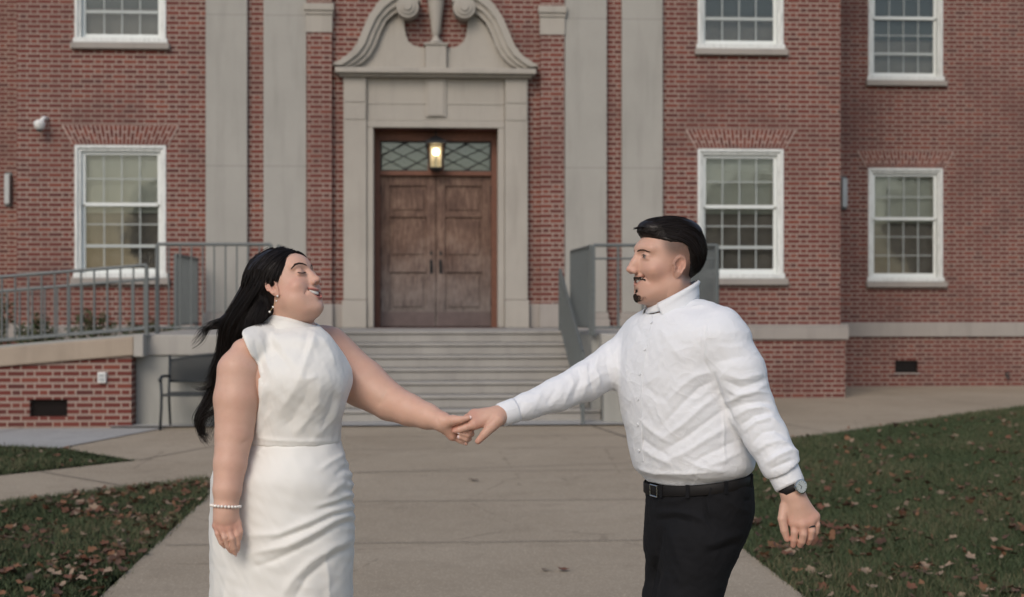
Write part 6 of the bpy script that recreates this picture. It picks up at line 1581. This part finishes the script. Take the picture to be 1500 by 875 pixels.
for L, lab in ((legs[0], 0), (legs[1], 1)):
    a = L[-1].copy(); a[2] = .045
    d_ = np.array((-.96, -.25, 0)); 
    v, f = mesh_sdf(lambda q: np.maximum(chain(q, [a-d_*.06, a+d_*.06, a+d_*.19+np.array((0, 0, -.012))], [.042, .042, .032], .02), -q[:, 2]+.004), *bounds([a-d_*.06, a+d_*.2], .06), .006)
    to_obj('shoe', [(v, f)], M['leather'], man)
# watch and ring
wc = pp(1161, 716, 3.762); wax = armN[-1]-armN[-2]; wax /= np.linalg.norm(wax); w1 = np.cross(wax, (0, 1, 0)); w1 /= np.linalg.norm(w1); w2 = np.cross(wax, w1)
mb = MB(); n = 40; V = []
for (s_, r_) in ((-.011, .0345), (-.010, .0365), (.010, .0365), (.011, .0345)):
    for k in range(n):
        t = 2*math.pi*k/n; V.append(wc+wax*s_+(w1*math.cos(t)+w2*math.sin(t)*.95)*r_)
mb.add(V, [(i*n+k, i*n+(k+1) % n, ((i+1) % 4)*n+(k+1) % n, ((i+1) % 4)*n+k) for i in range(4) for k in range(n)])
watch = mb.build('wristwatch', M['leather'], man, smooth=True)
fc = pp(1173, 713, 3.725); fn_ = np.array((.42, -.9, .12)); fn_ /= np.linalg.norm(fn_)
MB().tube([tuple(fc-fn_*.006), tuple(fc-fn_*.001), tuple(fc+fn_*.003), tuple(fc+fn_*.0035)], [.0175, .0195, .0190, .0165], 32).build('watch_case', M['steel'], watch, smooth=False)
dl = MB().tube([tuple(fc+fn_*.0036), tuple(fc+fn_*.0040)], .0160, 32).build('watch_dial', M['dial'], watch)
s1 = np.cross(fn_, (0, 0, 1)); s1 /= np.linalg.norm(s1); s2 = np.cross(s1, fn_)
hb = MB()
for an, L_ in ((.9, .011), (2.6, .008)):
    d_ = s1*math.sin(an)+s2*math.cos(an); ribbon(hb, [tuple(fc+fn_*.0043), tuple(fc+fn_*.0043+d_*L_)], .0014, .0003, tuple(fn_))
for k in range(12):
    d_ = s1*math.sin(k*math.pi/6)+s2*math.cos(k*math.pi/6); ribbon(hb, [tuple(fc+fn_*.0043+d_*.0125), tuple(fc+fn_*.0043+d_*.015)], .0010, .0003, tuple(fn_))
hb.build('watch_hand', M['black'], watch)
MB().tube([tuple(fc+s1*.019+fn_*.001), tuple(fc+s1*.0225+fn_*.001)], .003, 10).build('crown', M['steel'], watch)
rc = (mf[2][0][0]*.45+mf[2][0][1]*.55); rax = mf[2][0][1]-mf[2][0][0]; rax /= np.linalg.norm(rax); r1 = np.cross(rax, (0, 1, 0)); r1 /= np.linalg.norm(r1); r2 = np.cross(rax, r1)
mb = MB(); V = []; n = 28
for (s_, r_) in ((-.0032, .0103), (-.0030, .0118), (.0030, .0118), (.0032, .0103)):
    for k in range(n):
        t = 2*math.pi*k/n; V.append(rc+rax*s_+(r1*math.cos(t)+r2*math.sin(t))*r_)
mb.add(V, [(i*n+k, i*n+(k+1) % n, ((i+1) % 4)*n+(k+1) % n, ((i+1) % 4)*n+k) for i in range(4) for k in range(n)])
mb.build('ring', M['black'], man, smooth=True)
bpy.context.view_layer.update()
